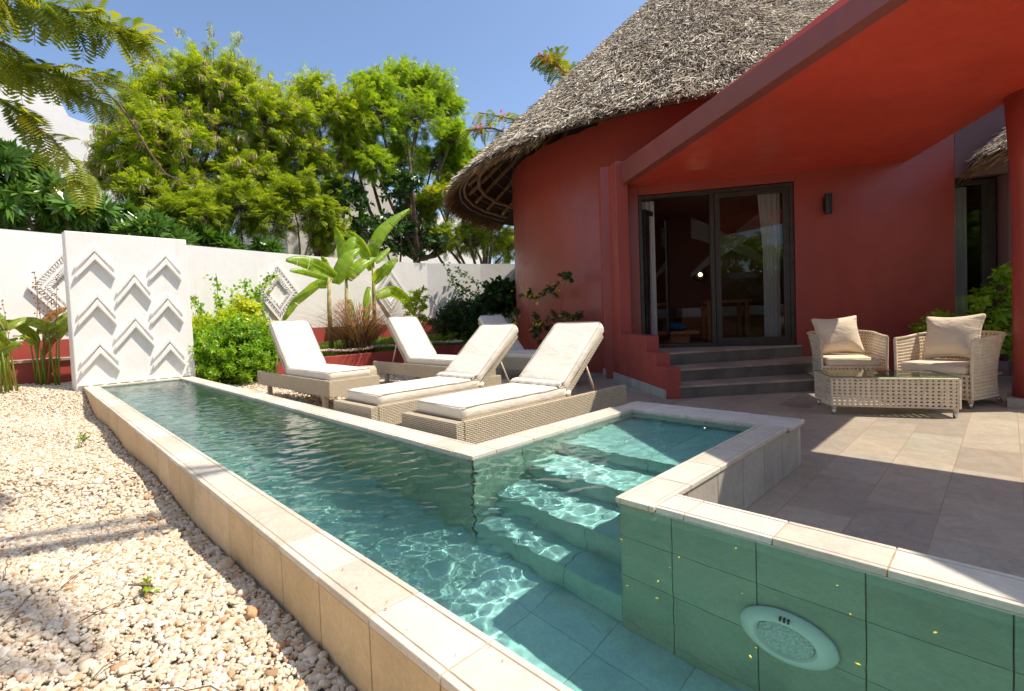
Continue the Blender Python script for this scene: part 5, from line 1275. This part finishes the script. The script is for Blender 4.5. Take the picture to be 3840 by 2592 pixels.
BL = [(((4.79, 9.32, 1.66), (4.25, 9.32, 1.91), (3.79, 9.32, 1.95)), .31, 0), (((4.80, 9.5, 1.61), (4.31, 9.57, 1.76), (3.96, 9.57, 1.77)), .19, 0), (((4.74, 9.5, 1.5), (4.58, 9.7, 1.55), (4.14, 9.82, 1.18), (3.81, 9.82, .73)), .25, 0),
      (((5.23, 9.8, 1.72), (5.35, 10.0, 2.25), (5.23, 10.07, 2.83)), .33, 1), (((4.90, 9.5, 1.52), (5.08, 9.42, 2.01), (5.44, 9.42, 2.27)), .39, 1), (((5.1, 9.6, 1.64), (5.35, 9.57, 2.45), (5.79, 9.57, 2.13)), .29, 1), (((6.15, 10.0, 2.2), (6.29, 9.9, 2.78), (7.07, 9.82, 3.39)), .37, 2),
      (((6.16, 10.05, 2.1), (6.34, 10.07, 2.25), (6.63, 10.07, 2.44)), .28, 2), (((6.05, 9.9, 1.6), (6.15, 9.6, 1.87), (6.45, 9.5, 2.16)), .32, 2), (((5.24, 9.65, 1.63), (5.5, 9.57, 1.95), (5.95, 9.6, 2.13)), .35, 1), (((4.74, 9.55, 1.6), (4.80, 9.7, 1.91), (4.71, 9.75, 2.12)), .17, 0),
      (((6.2, 10.1, 1.3), (6.6, 10.07, 1.45), (7.0, 10.07, 1.25), (7.32, 10.07, .77)), .33, 2), (((5.23, 9.6, 1.2), (5.2, 9.5, .82), (5.16, 9.42, .5)), .21, 1), (((5.9, 9.9, 1.5), (5.7, 9.7, 1.04), (5.62, 9.6, .5)), .22, 2), (((6.1, 10.1, 1.9), (5.9, 10.2, 2.5), (5.6, 10.2, 2.75)), .28, 2)]
SB = [[(4.72, 9.5, .15), (4.72, 9.5, 1.05), (4.74, 9.5, 1.66)], [(5.23, 9.7, .15), (5.22, 9.7, 1.0), (5.24, 9.7, 1.69)], [(6.13, 10.1, .2), (6.15, 10.1, 1.37), (6.17, 10.1, 2.24)]]
for k, lab in enumerate(('leftmost banana plant, leaning its leaves over the white wall', 'middle banana plant with broad upright leaves', 'right banana plant, whose longest leaf rises above the white wall')):
    t = thing('banana_plant', lab, 'banana plant', SB[k][0], 0, 'banana plants by the white wall'); mb = MB(); mb.tube(SB[k], [.055, .045, .03], 12); world(mb.build('stem', M['bstem'], t, uv=False, smooth=True))
    for pts, w_, g_ in BL:
        if g_ == k: mb = MB(); banana_leaf(mb, pts, w_ * .85, random, 0); world(mb.build('leaf', M['leafB'], t, uv=False, smooth=True))

def blades(name, x, y, z, h, w_, lean, mleaf, parent=None, seed=0, seg=3, dirs=None):
    rr = np.random.RandomState(seed); n = len(x); a = rr.uniform(0, 6.28, n) if dirs is None else dirs; L = lean * rr.uniform(.3, 1.2, n); h = h * rr.uniform(.6, 1.2, n); V = []
    ca, sa = np.cos(a), np.sin(a); F = []
    for s in range(seg + 1):
        t = s / seg; o = L * t * t * h; zz = z + h * (t - .35 * L * t * t * .8); ww = w_ * (1 - t) ** .6 * .5 + .0004
        V.append(np.stack([x + ca * o - sa * ww, y + sa * o + ca * ww, zz], 1)); V.append(np.stack([x + ca * o + sa * ww, y + sa * o - ca * ww, zz], 1))
    V = np.stack(V, 1); k = 2 * (seg + 1); base = (np.arange(n) * k)[:, None, None]
    TF = np.array([(2 * s, 2 * s + 1, 2 * s + 3, 2 * s + 2) for s in range(seg)])[None]
    return npmesh(name, V.reshape(-1, 3), (TF + base).reshape(-1, 4), mleaf, parent, np.repeat(rr.rand(n), k))
n = 30000; x, y = rng.uniform(3.2, 9.4, n), rng.uniform(8.47, 10.4, n); z = bedz(x, y)
o = blades('lawn', x, y, z - .01, .085, .007, .8, M['grassm'], None, 61); kind(o, 'stuff'); tag(o, 'short bright green grass on the raised bed', 'grass')
# pebbles along the kerb
x = rng.uniform(2.9, 7.4, 1400); y = rng.uniform(8.42, 8.66, 1400); V, F, T = pebbles(x, y, .022, 1, rng); V[:, 2] += .13 - ZG + .0 - np.where(V[:, 0] < .7, 0, .1) * 0
V[:, 2] += bedz(x[0], 8.45) - .10; o = npmesh('kerb_pebbles', V, F, M['pebble'], None, T); kind(o, 'stuff'); tag(o, 'white pebbles along the top of the red kerb', 'pebbles')
def fountain(label, c, R_, n, h, npl, seed, group):
    rr = np.random.RandomState(seed); t = thing('fountain_grass', label, 'ornamental grass', c, 0, group); r = np.abs(rr.normal(0, R_ * .35, n)); a = rr.uniform(0, 6.28, n)
    blades('blades', r * np.cos(a), r * np.sin(a), np.zeros(n), h * .9, .013, 1.15, M['purple'], t, seed, 5, a + rr.normal(0, .5, n))
    mb = MB(); pm = []
    for k in range(npl):
        a = rr.uniform(0, 6.28); L = rr.uniform(.5, .95) * h * 1.25; ln = rr.uniform(.22, .5); P = [Vector((math.cos(a) * ln * L * s * s, math.sin(a) * ln * L * s * s, L * (1.25 * s - .5 * s ** 3))) for s in np.linspace(0, 1, 9)]
        mb.tube(P[:8], .0022, 3); O = []; D = []
        for j in range(130):
            s = .68 + .5 * j / 130; q = Vector((math.cos(a) * ln * L * s * s, math.sin(a) * ln * L * s * s, L * (1.25 * s - .5 * s ** 3))); O.append(q[:]); D.append((rr.normal(0, 1), rr.normal(0, 1), rr.normal(0, 1)))
        pm.append((O, D))
    O = np.concatenate([p[0] for p in pm]); D = np.concatenate([p[1] for p in pm]); A, B, Cx = frames(D, rr); TV = np.array([(0, -.05, 0), (0, .05, 0), (1, .02, 0), (1, -.02, 0)]); V, F = inst(TV, np.array([(0, 1, 2, 3)]), O, A, B, Cx, .055 * rr.uniform(.6, 1.2, len(O)))
    npmesh('plumes', V, F, M['plume'], t, np.repeat(rr.rand(len(O)), 4)); mb.build('plume_stalks', M['purple'], t, uv=False); return t
fountain('large purple fountain grass clump beside the banana plants', (4.95, 8.75, .08), 1 * .5, 800, 1.25, 30, 71, None)
fountain('smaller reddish grass clump right of the banana plants', (6.35, 8.9, .1), .18, 420, .85, 7, 72, None)
tree('yellow_shrub', 'loose shrub with yellow-green tips against the shaded white wall', 'shrub', (7.0, 9.7, .15), [[7.05, 9.7, 1.05, .28], [7.0, 9.6, .7, .3], [7.25, 9.8, 1.3, .2]], SHB, .10, M['leafY'], 81, per=60, trunk_r=.02)
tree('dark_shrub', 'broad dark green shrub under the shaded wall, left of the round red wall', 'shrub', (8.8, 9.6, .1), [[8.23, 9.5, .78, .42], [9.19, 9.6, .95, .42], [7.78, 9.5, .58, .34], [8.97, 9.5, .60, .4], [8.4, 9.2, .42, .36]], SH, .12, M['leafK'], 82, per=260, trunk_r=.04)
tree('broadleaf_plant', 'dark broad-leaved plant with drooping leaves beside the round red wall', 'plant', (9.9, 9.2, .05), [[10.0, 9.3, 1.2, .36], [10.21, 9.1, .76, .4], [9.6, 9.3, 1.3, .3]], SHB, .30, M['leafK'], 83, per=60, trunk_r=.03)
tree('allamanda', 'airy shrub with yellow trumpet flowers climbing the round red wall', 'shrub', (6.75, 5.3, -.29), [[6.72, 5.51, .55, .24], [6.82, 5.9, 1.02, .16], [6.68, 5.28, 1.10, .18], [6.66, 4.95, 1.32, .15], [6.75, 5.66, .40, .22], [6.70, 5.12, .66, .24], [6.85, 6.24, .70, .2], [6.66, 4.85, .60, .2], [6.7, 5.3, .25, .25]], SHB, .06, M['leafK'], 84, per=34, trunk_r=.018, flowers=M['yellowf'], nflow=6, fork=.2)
def canna(label, base, leaves, stalks, seed, group):
    rr = random.Random(seed); t = thing('canna_plant', label, 'plant', base, 0, group)
    for k in range(leaves):
        a = rr.uniform(0, 6.28); h = rr.uniform(.35, .8); L = rr.uniform(.34, .50); mb = MB(); b = Vector((rr.uniform(-.12, .12), rr.uniform(-.12, .12), 0)); p1 = b + Vector((math.cos(a) * .05, math.sin(a) * .05, h)); mb.tube([b, p1], [.012, .007], 6, tint=.6)
        tip = p1 + Vector((math.cos(a) * L * .7, math.sin(a) * L * .7, L * rr.uniform(.15, .85))); mid = (p1 + tip) / 2 + Vector((-math.cos(a) * .03, -math.sin(a) * .03, .035)); banana_leaf(mb, (p1, mid, tip), .13, rr, 0); o = mb.build('leaf', M['canna'] if rr.random() < .75 else M['dry'], t, uv=False, smooth=True)
    for k in range(stalks):
        mb = MB(); x, y = rr.uniform(-.08, .08), rr.uniform(-.08, .08); h = rr.uniform(1.1, 1.6); P = [(x + rr.uniform(-.02, .02) + .06 * s * (k - 1), y, h * s) for s in (0, .3, .6, .85, 1)]; mb.tube(P, [.006, .005, .004, .003, .002], 5)
        V_, F_3 = ico(1)
        for j in range(9): c = Vector(P[-1]).lerp(Vector(P[-3]), j / 9) + Vector((rr.uniform(-.04, .04), rr.uniform(-.04, .04), 0)); mb.add([tuple(q * .012 + np.array(c)) for q in V_], [tuple(f) for f in F_3])
        mb.build('seed_stalk', M['dry'], t, uv=False)
    return t
GC = 'canna plants left of the relief panel'
canna('tall canna plant with brown seed heads, just left of the relief panel', (.26, 8.95, .0), 14, 5, 91, GC); canna('shorter canna plant cut by the left edge of the view', (-.12, 8.7, .0), 13, 1, 92, GC)
tree('corner_bush', 'dark leafy bush behind the right armchair by the side window', 'bush', (8.35, .3, -.29), [[8.3, .35, .25, .30], [8.32, .12, .62, .24], [8.25, .55, .36, .2], [8.4, .05, .30, .25], [8.45, 0, .85, .2]], SHB, .12, M['leafH'], 93, per=60, trunk_r=.02)
for k, (x, y, s) in enumerate(((.29, 2.05, .055), (.37, 5.3, .07))):
    tree('weed', ('small green weed sprouting in the near gravel', 'small green weed sprouting in the far gravel')[k], 'weed', (x, y, ZG), [[x, y, ZG + s * .8, s]], SHB, .026, M['leafH'], 95 + k, per=10, trunk_r=.003, outer=.2)

# ------------------------------------------------------------------ planting behind the viewer (seen in reflections, casts the shade)
pt = thing('coconut_palm', 'leaning coconut palm over the near side of the pool', 'palm tree', (-1.6, -1.8, -.3)); b0 = Vector((-1.6, -1.8, -.3)); crown = Vector((1.55, .75, 5.3))
mb = MB(); mb.tube([Vector(p) - b0 for p in [(-1.6, -1.8, -.3), (-1.2, -1.5, 1.4), (-.3, -.8, 3.0), (.6, -.1, 4.4), tuple(crown)]], [.15, .12, .11, .10, .10], 10); mb.build('trunk', M['bark'], pt, uv=False, smooth=True)
def palm_frond(c, a, L, e, rr, parent, ml):
    mb = MB(); n = 30; P = []
    for i in range(n + 1):
        s = i / n; P.append(Vector(c) + Vector((math.cos(a), math.sin(a), 0)) * L * s * math.cos(e * .6) * (1 - .1 * s) + Vector((0, 0, L * (math.sin(e) * s - .62 * s * s))))
    mb.tube(P, [.014 * (1 - .8 * i / n) for i in range(n + 1)], 4)
    for i in range(3, n):
        t = (P[i + 1] - P[i]).normalized(); s = t.cross(Vector((0, 0, 1))).normalized(); ll = L * .26 * math.sin(math.pi * (.15 + .8 * i / n))
        for sg in (-1, 1):
            for h_ in (0, .5):
                o = P[i].lerp(P[i + 1], h_); d = (s * sg + t * .7 + Vector((0, 0, -.35 + rr.uniform(-.1, .1)))).normalized(); q = [o - t * .010, o + d * ll * .5 - t * .012, o + d * ll + Vector((0, 0, -.12 * ll)), o + d * ll * .5 + t * .014]; mb.add(q, [(0, 1, 2, 3)], 0, rr.random())
    return mb.build('frond', ml, parent, uv=False)
rr = random.Random(4)
for k in range(5): palm_frond(tuple(crown - b0), k * 6.28 / 5 + rr.uniform(-.2, .2), rr.uniform(1.2, 1.6), R(rr.uniform(0, 45)), rr, pt, M['leafC'])
ap = thing('areca_palm', 'areca palm beyond the column, mirrored in the side window', 'palm tree', (6.3, -4.6, -.3))
for k in range(16): palm_frond((rr.uniform(-.1, .1), rr.uniform(-.1, .1), .4), k * .39 + rr.uniform(-.2, .2), rr.uniform(1.6, 2.3), R(rr.uniform(45, 80)), rr, ap, M['leafC'])
tree('dark_hedge', 'dark clipped hedge in front of the boundary wall behind the viewer', 'hedge', (1, -6.2, -.3), [[-2.4, -5.4, .9, 1.2], [-.9, -5.9, .9, 1.2], [.6, -6.4, .9, 1.2], [2.2, -6.7, .9, 1.2], [3.8, -7.0, .9, 1.2], [5.4, -7.0, .9, 1.2]], SHB, .22, M['leafK'], 100, per=420, trunk_r=.1)  # added out of view to darken what the glass door reflects
tree('garden_tree', 'dense leafy tree behind the viewer beyond the terrace', 'tree', (4.2, -7.2, -.3), [[4.2, -7.2, 2.6, 1.2], [5.6, -6.8, 2.2, 1.0], [2.6, -7.4, 2.4, 1.1], [7.2, -6.6, 2.0, 1.1], [1.0, -7.2, 2.0, 1.1]], SHB, .30, M['leafH'], 101, per=240, trunk_r=.14)
tree('garden_tree', 'dense leafy tree behind the boundary wall on the viewer\'s left', 'tree', (-5.6, 1, -.3), [[-5.6, 1, 2.8, 1.3], [-5.4, 3.4, 2.6, 1.2], [-5.6, -1.5, 2.8, 1.3], [-4.4, -5.6, 2.8, 1.3], [-1.8, -7.4, 2.6, 1.3]], SHB, .30, M['leafC'], 102, per=220, trunk_r=.14)
